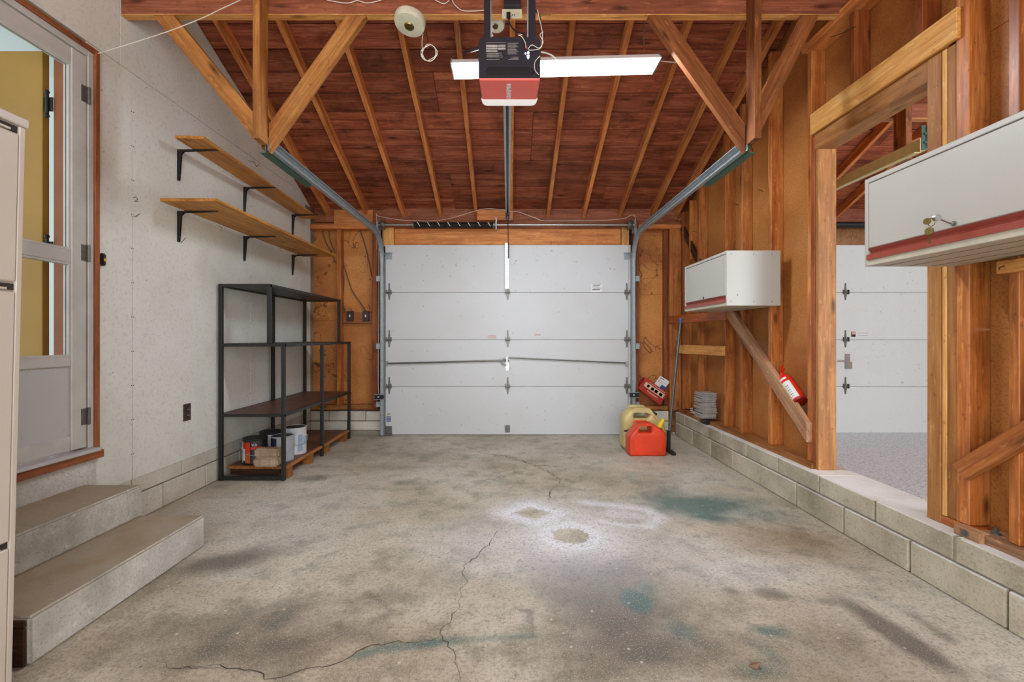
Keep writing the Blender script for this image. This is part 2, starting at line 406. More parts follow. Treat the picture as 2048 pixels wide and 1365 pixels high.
def copy_tree(o, off, parent=None, rot=None):
    off = Vector(off); c = o.copy(); C.objects.link(c)
    if parent is None:
        mt = Matrix.Translation(off) @ WM[o.name]
        if rot is not None: mt = mt @ rot
        c.matrix_basis = mt; WM[c.name] = mt
    else:
        c.parent = parent; WM[c.name] = Matrix.Translation(off) @ WM[o.name]
    for ch in list(o.children):
        copy_tree(ch, off, c)
    return c
FACE = Matrix.Rotation(PI/2, 4, 'X')            # local XY -> world XZ, facing -Y

# ------------------------------------------------------------------ floor
def seg_d(px, py, a, b):
    ax, ay = a; bx, by = b; dx, dy = bx-ax, by-ay; L = dx*dx+dy*dy or 1e-9
    t = max(0, min(1, ((px-ax)*dx+(py-ay)*dy)/L)); return math.hypot(px-ax-t*dx, py-ay-t*dy), t
def floor_mesh():
    import numpy as np
    x0, x1, y0, y1, st = -2.2, 1.86, -1.2, 5.16, .018
    nx, ny = int((x1-x0)/st)+1, int((y1-y0)/st)+1
    X, Y = np.meshgrid(np.linspace(x0, x1, nx), np.linspace(y0, y1, ny)); X = X.ravel(); Y = Y.ravel()
    def blob(px, py, rx, ry, rot=0, soft=.45, sq=2):
        # picture position of the stain's middle; radii in metres on the floor
        cx, cy = FL(px, py); a = math.radians(rot); dx, dy = X-cx, Y-cy
        u = (dx*math.cos(a)+dy*math.sin(a))/rx; v = (-dx*math.sin(a)+dy*math.cos(a))/ry
        d = (abs(u)**sq+abs(v)**sq)**(1/sq); return np.clip((1+soft-d)/(2*soft), 0, 1)
    def line(pts, wd, soft=.5):
        out = np.zeros_like(X); pts = [FL(*p) for p in pts]
        for (ax, ay), (bx, by) in zip(pts, pts[1:]):
            dx, dy = bx-ax, by-ay; L = dx*dx+dy*dy; t = np.clip(((X-ax)*dx+(Y-ay)*dy)/L, 0, 1)
            d = np.hypot(X-ax-t*dx, Y-ay-t*dy)/wd; out = np.maximum(out, np.clip((1+soft-d)/(2*soft), 0, 1))
        return out
    mx = np.maximum.reduce
    dark = mx([blob(480, 1250, .3, .12, 15, .8)*.6, blob(420, 1300, .22, .07, 10, .8)*.55, blob(1330, 1190, .2, .16, 0, .9)*.45, blob(1215, 1205, .22, .3, 10, .7)*.85, blob(1270, 1290, .3, .14, 0, .7)*.75, blob(1190, 1150, .24, .16, -10, .8)*.9,
               blob(1240, 1240, .18, .1, 0, .7)*.5,
               blob(1795, 1272, .062, .2, 6, .35)*.75, blob(1720, 1222, .05, .14, 10, .5)*.5, blob(1660, 1205, .05, .03, 0, .4)*.5, blob(1540, 1188, .07, .05, 0, .3)*.6, blob(1460, 1182, .03, .03, 0, .4)*.5,
               blob(570, 1290, .16, .09, 20, .7)*.75, blob(450, 1125, .26, .1, 28, .6)*.75, blob(600, 1215, .12, .06, 10, .7)*.55, blob(520, 1320, .18, .05, 0, .8)*.5,
               blob(690, 1260, .05, .16, 70, .6)*.45, line([(737, 1188), (782, 1222)], .014, .6)*.55, line([(650, 1245), (690, 1285)], .02, .8)*.4,
               line([(782, 1224), (720, 1262)], .02, .8)*.35, line([(1050, 1222), (1060, 1224), (1064, 1262)], .018, .5)*.55,
               blob(812, 966, .1, .06, 0, .5)*.5, blob(625, 957, .11, .07, 0, .6)*.55, blob(1310, 975, .13, .22, -20, .7)*.45, blob(1160, 1350, .12, .05, 0, .8)*.45,
               blob(1480, 1350, .1, .03, 0, .5)*.5, blob(1330, 990, .12, .1, 0, .8)*.3, blob(1700, 1040, .12, .3, 25, .8)*.22, blob(860, 1090, .3, .4, 0, .9)*.12,
               line([(1830, 1235), (1900, 1280)], .025, .8)*.5, blob(1360, 1140, .15, .1, 0, .9)*.2])
    teal = mx([blob(1400, 1012, .3, .17, 0, .7)*1.0, blob(1350, 1008, .16, .12, 0, .7)*.8, blob(1420, 1035, .17, .07, -10, .7)*.75, blob(1370, 995, .14, .16, 20, .8)*.5, blob(1480, 1005, .16, .12, 0, .8)*.5, blob(1500, 1030, .22, .1, 0, .9)*.5,
               blob(1270, 1200, .055, .075, 0, .45)*1.0, blob(1295, 1180, .05, .06, 0, .7)*.6, blob(1362, 1262, .045, .05, 0, .6)*.5, blob(1540, 1263, .06, .03, -12, .6)*.7,
               blob(1540, 1310, .03, .06, 10, .7)*.45, blob(1525, 1340, .06, .03, 0, .8)*.4, line([(715, 1312), (760, 1300), (830, 1292), (900, 1283)], .02, .7)*.6,
               line([(895, 1284), (980, 1277), (1070, 1272)], .016, .8)*.45, blob(1000, 970, .1, .1, 0, .8)*.22, blob(1260, 955, .05, .1, 0, .8)*.3])
    # white overspray left around things that stood on the floor
    cx, cy = FL(1141, 1072); r = np.hypot(X-cx, (Y-cy)); ring = np.where(r < .104, 0, np.exp(-np.clip(r-.112, 0, 9)/.08))
    halo = np.exp(-np.clip(r-.11, 0, 9)/.3)*.6*(r > .1)
    q = [FL(1020, 1027), FL(1059, 1013), FL(1110, 1027), FL(1072, 1044)]
    outl = np.full_like(X, 9.)
    for a, b in zip(q, q[1:]+q[:1]):
        dx, dy = b[0]-a[0], b[1]-a[1]; t = np.clip(((X-a[0])*dx+(Y-a[1])*dy)/(dx*dx+dy*dy), 0, 1); outl = np.minimum(outl, np.hypot(X-a[0]-t*dx, Y-a[1]-t*dy))
    ins = np.ones_like(X, bool)
    for a, b in zip(q, q[1:]+q[:1]): ins &= ((b[0]-a[0])*(Y-a[1])-(b[1]-a[1])*(X-a[0])) < 0
    d1 = np.where(ins, np.exp(-outl/.012)*.9, np.exp(-outl/.10)*1.25)
    strokes = mx([line([(1172, 1006), (1230, 1012), (1290, 1020), (1316, 1036), (1300, 1052)], .05, 1.1)*.8, line([(1200, 1042), (1250, 1052), (1300, 1054)], .035, .9)*.8,
                  line([(1240, 1028), (1310, 1040)], .018, .7)*.35, line([(1116, 1030), (1180, 1040)], .05, .9)*.4])
    white = 1.15*mx([ring*1.6, halo*1.4, d1, strokes, blob(1440, 1140, .42, .16, 0, .9)*.3, blob(1000, 1085, .34, .3, 0, .9)*.4, blob(1330, 1100, .35, .2, 0, 1)*.35, blob(1245, 1030, .17, .09, -12, .6)*.6, blob(1130, 1120, .5, .2, 0, 1)*.42])
    white = white*np.where(r < .1, 0, 1)*np.where(ins & (outl > .03), .15, 1)
    light = mx([blob(520, 1020, .5, .35, 0, .9)*.8, blob(560, 1080, .35, .14, 10, .9)*.6, blob(1900, 1240, .6, .5, 0, .9)*.5, blob(1400, 950, .5, .4, 0, .9)*.4, blob(450, 1155, .12, .05, 20, .6)*.7, blob(1300, 890, .6, .4, 0, .9)*.4])
    brown = mx([blob(700, 1300, .9, .2, 0, .9)*.55, blob(1100, 1330, .9, .14, 0, .9)*.5, blob(1600, 1080, .34, .22, 0, .8)*.85, blob(1500, 1055, .2, .12, 0, .8)*.5, blob(1560, 1360, .3, .06, 0, .8)*.4, blob(1700, 1290, .12, .25, 30, .8)*.5,
                blob(300, 1200, .18, .2, 30, .8)*.3, blob(180, 1300, .2, .12, 30, .8)*.6, blob(1040, 960, .3, .4, 0, .9)*.45, blob(950, 1290, .5, .2, 0, .9)*.3, blob(1400, 1230, .3, .2, 0, .9)*.3,
                blob(330, 1110, .04, .4, 35, .8)*.3])
    z = .0*X
    co = np.stack([X, Y, z], 1).ravel(); me = bpy.data.meshes.new('floor')
    idx = np.arange(nx*ny).reshape(ny, nx); quads = np.stack([idx[:-1, :-1], idx[:-1, 1:], idx[1:, 1:], idx[1:, :-1]], -1).reshape(-1, 4)
    me.vertices.add(nx*ny); me.vertices.foreach_set('co', co)
    me.loops.add(quads.size); me.loops.foreach_set('vertex_index', quads.ravel().astype('i'))
    me.polygons.add(len(quads)); me.polygons.foreach_set('loop_start', np.arange(0, quads.size, 4).astype('i')); me.update(); me.validate()
    for nm, (a, b, c) in {'stain': (dark, teal, white), 'patch': (light, brown, z)}.items():
        at = me.color_attributes.new(nm, 'FLOAT_COLOR', 'POINT'); at.data.foreach_set('color', np.stack([a, b, c, z+1], 1).ravel().astype('f'))
    return me
def floor_mat():
    t = NT('stained_concrete_floor'); v = t.coord('Object')
    n1 = t.noise(v, 1.1, 6, .62); n2 = t.noise(v, 6, 5, .65); n3 = t.noise(v, 75, 4, .75); n4 = t.noise(v, 190, 2, .6)
    col = t.ramp(n1, (.3, S(148, 138, 118)), (.48, S(190, 181, 162)), (.66, S(214, 209, 194)))
    col = t.mix(t.math('MULTIPLY', t.step(n2, .5, .72), .35), col, S(150, 130, 106))
    s1 = t.n('ShaderNodeSeparateColor', i0=t.n('ShaderNodeAttribute', attribute_name='stain').outputs[0]).outputs
    s2 = t.n('ShaderNodeSeparateColor', i0=t.n('ShaderNodeAttribute', attribute_name='patch').outputs[0]).outputs
    def mask(a, lo, hi, amp=.9):   # the stain's smooth field broken up by noise
        return t.step(t.math('ADD', a, t.math('MULTIPLY', t.math('SUBTRACT', n2, .5), amp)), lo, hi)
    col = t.mix(t.math('MULTIPLY', mask(s2[0], .1, .9), .7), col, S(216, 212, 203))
    col = t.mix(t.math('MULTIPLY', mask(s2[1], .1, .9), .75), col, S(128, 104, 68))
    col = t.mix(t.math('MULTIPLY', mask(s1[0], .02, .7, .7), .78), col, S(86, 78, 72))
    col = t.mix(t.math('MULTIPLY', mask(s1[1], -.02, .75, .9), .85), col, S(40, 98, 98))
    col = t.mix(t.math('MULTIPLY', t.step(t.math('ADD', s1[2], t.math('MULTIPLY', t.math('SUBTRACT', n3, .5), .35)), .08, 1.0), .95), col, S(236, 238, 242))
    col = t.mix(t.math('MULTIPLY', t.step(n3, .48, .66), .6), col, S(104, 90, 72))
    n5 = t.noise(v, 30, 4, .7); col = t.mix(t.math('MULTIPLY', t.step(n5, .54, .68), .45), col, S(120, 104, 84))
    col = t.mix(t.math('MULTIPLY', t.step(n4, .58, .68), .55), col, S(224, 217, 203))
    vo = t.n('ShaderNodeTexVoronoi', in_Vector=v, in_Scale=15.0)
    speck = t.math('SUBTRACT', 1.0, t.step(vo.outputs['Distance'], .05, .1))
    col = t.mix(t.math('MULTIPLY', speck, .55), col, t.mix(t.step(vo.outputs['Color'], .45, .5), S(70, 56, 44), S(232, 226, 214)))
    t.bump(t.math('ADD', n3, t.math('MULTIPLY', n2, .6)), .3, .005)
    return t.fin(col, t.n('ShaderNodeMapRange', i0=n2, i3=.45, i4=.8).outputs[0], 0, .3)
M['floor'] = floor_mat()
fm = floor_mesh(); fm.materials.append(M['floor'])
floor = link(bpy.data.objects.new('floor', fm)); tag(floor, 'stained and cracked bare concrete floor of the garage', 'floor', kind='structure')
md = MB().box(-2.5, 5.6, -1.2, 5.3, -.12, -.02).done('slab', 'mortar', floor)
def crack(pts, wd, jit=.011, scale=None):
    P = [FL(*p) for p in pts]; Q = []
    for a, b in zip(P, P[1:]):
        L = math.dist(a, b); n = max(2, int(L/.022))
        for k in range(n):
            t = k/n; j = jit if 0 < k else jit*.3
            Q.append((a[0]+(b[0]-a[0])*t+random.uniform(-j, j), a[1]+(b[1]-a[1])*t+random.uniform(-j, j)))
    Q.append(P[-1]); b = MB(); z = .0012; prev = None
    for i, q in enumerate(Q):
        d = Vector(Q[min(i+1, len(Q)-1)])-Vector(Q[max(i-1, 0)]); d.normalize(); nn = Vector((-d.y, d.x))
        w = wd*random.uniform(.3, 1)*(.25+.75*min(1, min(i, len(Q)-1-i)/4))
        cur = [b.bm.verts.new((q[0]+nn.x*w/2, q[1]+nn.y*w/2, z)), b.bm.verts.new((q[0]-nn.x*w/2, q[1]-nn.y*w/2, z))]
        if prev: b._f([prev[0], prev[1], cur[1], cur[0]])
        prev = cur
    return b.done('crack', 'crack', floor)
c3 = lambda x, y: (400+x*.4395, 900+y*.4395)
crack([c3(*p) for p in ((1375, 350), (1340, 400), (1300, 440), (1270, 480), (1200, 530), (1195, 570), (1215, 610), (1185, 640), (1175, 690), (1180, 720), (1145, 770), (1100, 820), (1105, 850), (1130, 880), (1160, 940), (1175, 1000), (1170, 1070))], .0042)
crack([c3(*p) for p in ((-80, 985), (0, 990), (100, 985), (200, 1005), (260, 1015), (290, 1045), (370, 1035), (430, 1018), (560, 990), (650, 965), (740, 905), (860, 880), (960, 880), (1050, 870), (1105, 850))], .0045)
crack([c3(*p) for p in ((1150, 0), (1250, 10), (1380, 30), (1470, 50), (1500, 65), (1600, 78), (1690, 78))], .009)
crack([c3(*p) for p in ((1620, 170), (1590, 195), (1588, 238))], .008)
crack([c3(*p) for p in ((1500, 65), (1560, 90), (1600, 110), (1640, 140), (1620, 170))], .006)
crack([(316, 1327), (347, 1340), (377, 1334), (440, 1336)], .004)
lf = MB(); lx, ly = FL(1510, 1335)
lf.hull([(lx-.02, ly, .002), (lx, ly-.014, .002), (lx+.02, ly, .012), (lx, ly+.015, .003)], [(lx-.02, ly, .004), (lx, ly-.014, .004), (lx+.02, ly, .014), (lx, ly+.015, .005)])
tag(lf.done('dead_leaf', 'leaf'), 'small curled brown dead leaf lying alone on the near concrete floor', 'leaf')

floor2 = MB().box(2.11, 5.5, -1.2, 5.1, -.05, .03).done('floor_right', 'epoxy'); tag(floor2, 'grey flake epoxy floor of the neighbouring bay', 'floor', kind='structure')

# ------------------------------------------------------------------ ceiling: roof boards and rafters
SL = .4167
def RZ(Y, extra=0): return 4.548-SL*Y+extra       # underside of the rafters
ceil = MB(); RID = 1.1
ceil.hull([(-2.5, RID, RZ(RID, .125)), (5.6, RID, RZ(RID, .125)), (5.6, 5.35, RZ(5.35, .125)), (-2.5, 5.35, RZ(5.35, .125))],
          [(-2.5, RID, RZ(RID, .165)), (5.6, RID, RZ(RID, .165)), (5.6, 5.35, RZ(5.35, .165)), (-2.5, 5.35, RZ(5.35, .165))])
ceil.hull([(-2.5, -1.3, RZ(RID, .125)-SL*2.4), (5.6, -1.3, RZ(RID, .125)-SL*2.4), (5.6, RID, RZ(RID, .125)), (-2.5, RID, RZ(RID, .125))],
          [(-2.5, -1.3, RZ(RID, .165)-SL*2.4), (5.6, -1.3, RZ(RID, .165)-SL*2.4), (5.6, RID, RZ(RID, .165)), (-2.5, RID, RZ(RID, .165))])
ceil = ceil.done('ceiling', 'plank'); tag(ceil, 'pitched roof of reddish boards on exposed rafters', 'ceiling', kind='structure')
lefts = [-2.03, -1.60, -1.19, -.775, -.375, .012, .43, .83, 1.235, 1.60, 1.865] + [2.06+.406*i for i in range(9)]
th = math.atan(SL); up = Vector((0, math.sin(th), math.cos(th)))
rowY = 5.28; k = 0
while rowY > 2.55:
    xs = -2.22-random.uniform(0, 1.5)*0
    while xs < 5.5:
        ln = random.choice([1.63, 2.44, 3.25, 4.06]); xe = min(5.5, xs+ln)
        if 5.5-xe < .4: xe = 5.5
        yc = rowY-.086; zc = RZ(yc, .0985+.009+random.uniform(-.001, .002))
        R = Matrix.Translation(((xs+xe)/2, yc, zc)) @ Matrix.Rotation(-th, 4, 'X')
        L = xe-xs
        MB().box(-L/2+.001, L/2-.001, -.0895, .0895, -.009, .009).done('plank', 'plank', ceil, .003, world=R)
        xs = xe
    rowY -= .172
# boards above the picture, towards the ridge, joined
pb = MB()
while rowY > RID:
    yc = rowY-.086; pb.obox((-2.22, yc, RZ(yc, .1075)), (5.5, yc, RZ(yc, .1075)), (0, math.cos(th), -math.sin(th)), .18, .018); rowY -= .172
tag(pb.done('upper_planks', 'plank', ceil), kind='stuff')
for x in lefts:
    hw = .04
    if x > 1.7 and x < 1.9: hw = .04
    bar('rafter', (x+.019, RID, RZ(RID)+.049), (x+.019, 5.22, RZ(5.22)+.049), up, .0889, .038, 'rafter', ceil)
# tie beam with hangers and braces, this bay and the next
def truss(Yb, Zb, x0, x1, hangs, parent, depth=.2, outer=True):
    lumber('tie_beam', x0, x1, Yb, Yb+.045, Zb, Zb+depth, 'beam', parent)
    lumber('beam_edge', x0, x1, Yb, Yb+.0452, Zb-.004, Zb+.001, 'pine', parent, .0005)
    for hx, zbot in hangs:
        sgn = 1 if hx < (x0+x1)/2 else -1
        lumber('hanger', hx-.019, hx+.019, Yb-.092, Yb-.002, zbot, RZ(Yb-.03)-.02, 'hanger' if hx < 0 else 'oldrafter', parent)
        for s in ((1, -1) if outer else (1,)):
            s *= sgn
            xb = hx+s*.045; zb0 = zbot+(.075 if s*sgn > 0 else (.085 if hx < 0 else .135))
            top = Vector((hx+s*.515, Yb+.021, Zb-.006)); bot = Vector((xb, Yb+.021, zb0))
            if s*sgn < 0: top = Vector((hx+s*(.575 if hx < 0 else .345), Yb+.021, Zb-.006))
            d = (top-bot).normalized(); u = Vector((0, 0, 1))-d.z*d; u.normalize()
            # horizontal cut under the beam, plumb cut against the hanger
            wd = .092; hw = wd/2
            dx = Vector((d.z, 0, -d.x))*s      # across the brace
            def at(base, off, mode, val):
                p = base+dx*off
                t = (val-p.z)/d.z if mode == 'z' else (val-p.x)/d.x
                return p+d*t
            a1, a2 = at(bot, hw, 'x', hx+s*.02), at(bot, -hw, 'x', hx+s*.02)
            b1, b2 = at(top, hw, 'z', Zb-.005), at(top, -hw, 'z', Zb-.005)
            o = Matrix((d, dx, d.cross(dx))).transposed().to_4x4(); c = (bot+top)/2; Wm = Matrix.Translation(c) @ o; inv = Wm.inverted()
            pts = [inv @ p for p in (a1, a2, b2, b1)]
            MB().hull([(p.x, p.y, -.019) for p in pts], [(p.x, p.y, .019) for p in pts]).done('brace', 'hanger' if hx < 0 or hx > 2 else 'oldrafter', parent, .002, world=Wm)
truss(2.56, 2.912, -2.19, 1.93, [(-1.375, 2.17), (1.365, 2.17)], ceil, .24)
truss(2.80, 2.44, 2.04, 5.4, [(2.40, 2.15), (5.1, 2.15)], ceil, .09, False)

# ------------------------------------------------------------------ left wall
XL = -2.195
wl = MB()
def lwall(b, x0, x1, pts):   # polygon in (Y,Z) given thickness in X
    b.hull([(x0, y, z) for y, z in pts], [(x1, y, z) for y, z in pts])
DY0, DY1, DZ0, DZ1 = 1.50, 2.385, .45, 2.575
lwall(wl, XL-.12, XL-.009, [(-1.25, 0), (DY0, 0), (DY0, 3.9), (RID, 4.05), (-1.25, 3.0)])
lwall(wl, XL-.12, XL-.009, [(DY0, 0), (DY1, 0), (DY1, DZ0), (DY0, DZ0)])
lwall(wl, XL-.12, XL-.009, [(DY0, DZ1), (DY1, DZ1), (DY1, RZ(DY1, .09)), (DY0, RZ(DY0, .09))])
lwall(wl, XL-.12, XL-.009, [(DY1, 0), (5.15, 0), (5.15, RZ(5.15, .09)), (DY1, RZ(DY1, .09))])
wl = wl.done('wall_left', 'mortar'); tag(wl, 'grey wallboard side wall above concrete blocks, with the screen door', 'wall', kind='structure')
g_ = .0018
def lpanel(y0, y1, z0, z1=None, name='panel'):
    b = MB()
    if z1 is None: pts = [(y0+g_, z0), (y1-g_, z0), (y1-g_, RZ(y1, .088)), (y0+g_, RZ(y0, .088))]
    else: pts = [(y0+g_, z0), (y1-g_, z0), (y1-g_, z1), (y0+g_, z1)]
    lwall(b, XL-.009, XL, pts); return b.done(name, 'grey', wl, .001)
lpanel(2.355, 2.645, .25, 2.625); lpanel(2.645, 3.86, .25, 2.6250-.0); lpanel(3.86, 4.90, .25, 2.528+.0)
lpanel(4.90, 5.03, .25, 2.45)
lpanel(DY0-.9, 2.56, 2.629); lpanel(2.56, 3.62, 2.629); lpanel(DY0-1.9, DY0-.03, .25, 2.625)
b = MB(); lwall(b, XL-.009, XL, [(3.6218, 2.629), (4.83, 2.629), (3.6218, RZ(3.62, .088))]); b.done('panel', 'grey', wl)
b = MB(); lwall(b, XL-.0088, XL-.0005, [(3.86, 2.5285), (5.03, 2.5285), (4.83, 2.625), (3.86, 2.625)]); b.done('panel', 'grey', wl)
box('panel', XL-.009, XL+.004, DY0, 2.41, .30, .44, 'concrete', wl)
# concrete blocks below the boards
def courses(y0, joints0, joints1, y1, face, x_in, parent, m, z=(0, .152, .156, .25)):
    for lo, hi, js in ((z[0], z[1], joints0), (z[2], z[3], joints1)):
        e = [y0]+[j for j in js if y0 < j < y1]+[y1]
        for a, b_ in zip(e, e[1:]):
            if b_-a < .03: continue
            x0, x1 = sorted((face, x_in))
            box('block', x0+random.uniform(-.001, .001), x1, a+.004, b_-.004, lo+.003, hi-.002, m, parent, .004)
courses(2.2, [2.473+.4064*i for i in range(8)], [2.64+.4064*i for i in range(8)], 5.04, XL+.002, XL-.07, wl, 'blockfar')
# pencil marks and nail heads on the boards
def lmark(pts, r=.0018):
    return MB().tube([(XL+.001, RY(x, XL), H(y, RY(x, XL))) for x, y in pts], r, 4).done('pencil_mark', 'pencil', wl)
for p in ([(266, 396), (272, 394), (275, 399), (268, 404), (276, 403)], [(264, 434), (270, 434), (279, 428)], [(437, 452), (444, 455), (441, 461)], [(361, 487), (371, 476)],
          [(557, 500), (561, 496), (562, 503)], [(497, 322), (508, 324), (513, 334), (518, 330)]): lmark(p)
nb = MB()
for y in (2.652, 2.638, 3.853, 3.867):
    z = .4
    while z < 2.6: nb.tube([(XL-.001, y, z), (XL+.0015, y, z)], .0028, 6); z += .2
y = 2.75
while y < 4.8: nb.tube([(XL-.001, y, 2.60), (XL+.0015, y, 2.60)], .0026, 6); nb.tube([(XL-.001, y+.05, 2.655), (XL+.0015, y+.05, 2.655)], .0026, 6); y += .21
tag(nb.done('nail_heads', 'nail', wl), kind='stuff')

# screen door in the left wall
d2 = thing('door_2', 'white framed glass screen door in red-brown trim above the concrete steps', 'door', (XL, 1.95, .45), kind='structure')
lumber('trim', XL, XL+.022, 2.385, 2.412, .47, 2.602, 'redtrim', d2); lumber('trim', XL, XL+.022, 1.45, 2.385, 2.575, 2.602, 'redtrim', d2); lumber('trim', XL, XL+.022, 1.47, 1.50, .47, 2.575, 'redtrim', d2)
lumber('sill_board', XL-.02, XL+.035, 1.44, 2.422, .443, .484, 'redtrim', d2)
for a_ in ((2.354, 2.385, .504, 2.575), (1.50, 1.53, .504, 2.575), (1.531, 2.353, 2.545, 2.575)): box('door_frame', XL-.03, XL+.012, *a_, 'alu', d2, .002)
box('threshold', XL-.04, XL+.05, 1.53, 2.39, .484, .503, 'sillalu', d2, .004)
x0, x1 = XL-.026, XL+.008
y0, y1 = 1.534, 2.349
box('stile', x0, x1, 2.268, y1, .512, 2.54, 'alu', d2, .004); box('stile', x0, x1, y0, 1.62, .512, 2.54, 'alu', d2, .004)
for z0_, z1_ in ((2.455, 2.54), (1.455, 1.52), (.935, .985), (.512, .585)): box('rail', x0, x1-.003, 1.62, 2.268, z0_, z1_, 'alu', d2, .004)
for z0_, z1_ in ((1.52, 2.455), (.985, 1.455)):
    b = MB(); b.box(x0-.0, x1-.006, 2.258, 2.268, z0_, z1_); b.box(x0, x1-.006, 1.62, 2.258, z0_, z0_+.01); b.box(x0, x1-.006, 1.62, 2.258, z1_-.01, z1_); b.done('glazing_bead', 'alu', d2, .001)
    box('pane', XL-.014, XL-.010, 1.62, 2.258, z0_+.01, z1_-.01, 'glass', d2, 0)
box('kick_panel', XL-.016, XL-.006, 1.62, 2.268, .585, .935, 'doorpanel', d2, 0)
for zc in (H(193, 2.36), H(508, 2.36), H(832, 2.36)):
    b = MB(); b.box(XL+.008, XL+.011, 2.318, 2.352, zc-.042, zc+.042); b.tube([(XL+.016, 2.353, zc-.044), (XL+.016, 2.353, zc+.044)], .007, 8)
    for dz in (-.028, 0, .028): b.tube([(XL+.010, 2.333, zc+dz), (XL+.0135, 2.333, zc+dz)], .004, 6)
    b.done('hinge', 'dullsteel', d2)
# inner door of the house standing open behind the glass
d4 = thing('door_4', 'plain ochre inner door standing open behind the screen door glass', 'door', (-2.36, 2.31, .47), kind='structure')
box('slab', -3.12, -2.352, 2.285, 2.322, .48, 2.53, 'ochre', d4, .003)
box('jamb', -2.312, -2.205, 2.30, 2.345, .46, 2.56, 'brownjamb', d4, .003)
for zc in (H(208, 2.29), H(497, 2.29), .75):
    b = MB(); b.box(-2.356, -2.308, 2.292, 2.297, zc-.035, zc+.035); b.tube([(-2.331, 2.288, zc-.05), (-2.331, 2.288, zc+.05)], .007, 8)
    for s in (-1, 1): b.lathe([(.001, -.012), (.009, -.006), (.011, 0), (.009, .006), (.001, .012)], (-2.331, 2.288, zc+s*.06), n=8)
    b.done('hinge', 'black', d4)
hs = MB(); hs.box(-4.6, -2.4, 3.3, 3.34, .4, 3.1); hs.box(-4.6, -2.32, .2, 3.3, 2.98, 3.02); hs.box(-4.6, -2.32, .2, 3.3, .38, .42)
tag(hs.done('wall_house', 'palewall'), 'pale interior of the house behind the screen door', 'wall', kind='structure')

# ------------------------------------------------------------------ far wall
YF, YS = 5.04, 5.13
wf = MB()
wf.box(-2.3, -1.39, YS+.012, YS+.05, 0, 2.62); wf.box(1.39, 2.05, YS+.012, YS+.05, 0, 2.62); wf.box(-1.39, 1.39, YS+.012, YS+.05, 2.1, 2.62)
wf.box(2.05, 2.33, YS+.012, YS+.05, 0, 2.62); wf.box(5.2, 5.5, YS+.012, YS+.05, 0, 2.62); wf.box(2.33, 5.2, YS+.012, YS+.05, 2.1, 2.62)
wf = wf.done('wall_back', 'fibrefar'); tag(wf, 'far stud wall with fibreboard and low blocks either side of the garage door', 'wall', kind='structure')
def fboard(px0, px1, py0, py1): 
    return box('sheathing_board', F(px0, YS), F(px1, YS), YS, YS+.012, H(py1, YS)+.001, H(py0, YS)-.001, 'fibrefar', wf, .0015)
fboard(618, 757, 440, 642); fboard(618, 757, 642, 826)
for a, b_ in ((440, 471), (471, 524), (524, 557), (557, 590), (590, 826)): fboard(1262, 1342, a, b_)
XR = 1.91
# plates, posts and studs of the far wall
lumber('top_plate', XL+.005, F(750, YF), YF-.03, YS, 2.285, 2.335, 'rafter', wf); lumber('top_plate', F(750, YF), 1.92, YF+.01, YS, 2.335, 2.375, 'redpost', wf)
lumber('top_plate', F(1262, YF), 1.92, YF-.03, YS, 2.285, 2.335, 'rafter', wf)
lumber('plate_block', F(668, YF), F(746, YF), YF-.005, YF+.03, 2.337, 2.50, 'rafter', wf)
lumber('rim_board', -2.18, 1.9, YF+.045, YF+.08, 2.376, 2.56, 'beam', wf)
lumber('stud', F(673.5, YF), F(682, YF), YF, YS, .328, 2.285, 'stud', wf)
lumber('door_post', F(747, YF), F(758, YF), YF-.05, YS, .29, 2.375, 'redpost', wf); lumber('door_post', F(1264, YF), F(1275, YF), YF-.05, YS, .29, 2.375, 'redpost', wf)
lumber('jamb', -1.42, -1.362, YF-.01, YS+.05, 0, 2.34, 'darkwood', wf); lumber('jamb', 1.362, 1.42, YF-.01, YS+.05, 0, 2.34, 'darkwood', wf)
lumber('bottom_plate', XL+.005, F(750, YF), YF, YS, .272, .327, 'pallet', wf); lumber('bottom_plate', F(1275, YF), 1.78, YF, YS, .272, .318, 'pallet', wf)
lumber('blocking', F(683, YF), F(746, YF), YF+.03, YS-.01, H(647, YF), H(625, YF), 'redtrim', wf)
lumber('corner_stud', F(1338, YF), F(1362, YF), YF-.02, YS, .27, 2.285, 'stud', wf); lumber('corner_stud', F(1330, YF), F(1337, YF), YF+.02, YS, .27, 2.285, 'redpost', wf)
lumber('header_board', -1.36, 1.36, YF+.0, YF+.036, H(457, YF), H(441, YF), 'redpost', wf)
lumber('header_board', F(790, YF), F(1241, YF), YF-.012, YF+.036, 2.085, H(458, YF), 'rafter', wf)
lumber('header_end_block', F(766, YF), F(789, YF), YF-.02, YF+.036, 2.09, H(456, YF), 'paleply', wf); lumber('header_end_block', F(1242, YF), F(1257, YF), YF-.02, YF+.036, 2.09, H(456, YF), 'pine', wf)
lumber('spring_pad', F(955, YF), F(1016, YF), YF-.065, YF+.0, H(441, YF-.05), H(421, YF-.05), 'rafter', wf)
lumber('spring_pad', F(1017, YF), F(1026, YF), YF-.05, YF+.0, H(441, YF-.05), H(395, YF-.05), 'rafter', wf)
for x0_, x1_, m_ in ((XL+.005, F(764, YF), 'blockfar'), (F(1268, YF), 1.78, 'blockfar')):
    for zlo, zhi, off in ((.05, .152, 0), (.156, .262, .2)):
        x = x0_; first = True
        while x < x1_-.02:
            xe = min(x1_, x+(.4064-off if first else .4064)); first = False
            box('block', x+.003, xe-.003, YF-.03, YS, zlo+.002, zhi-.002, m_, wf, .004); x = xe
    box('footing', x0_, x1_, YF-.045, YS, 0, .05, 'mortar', wf, .004)
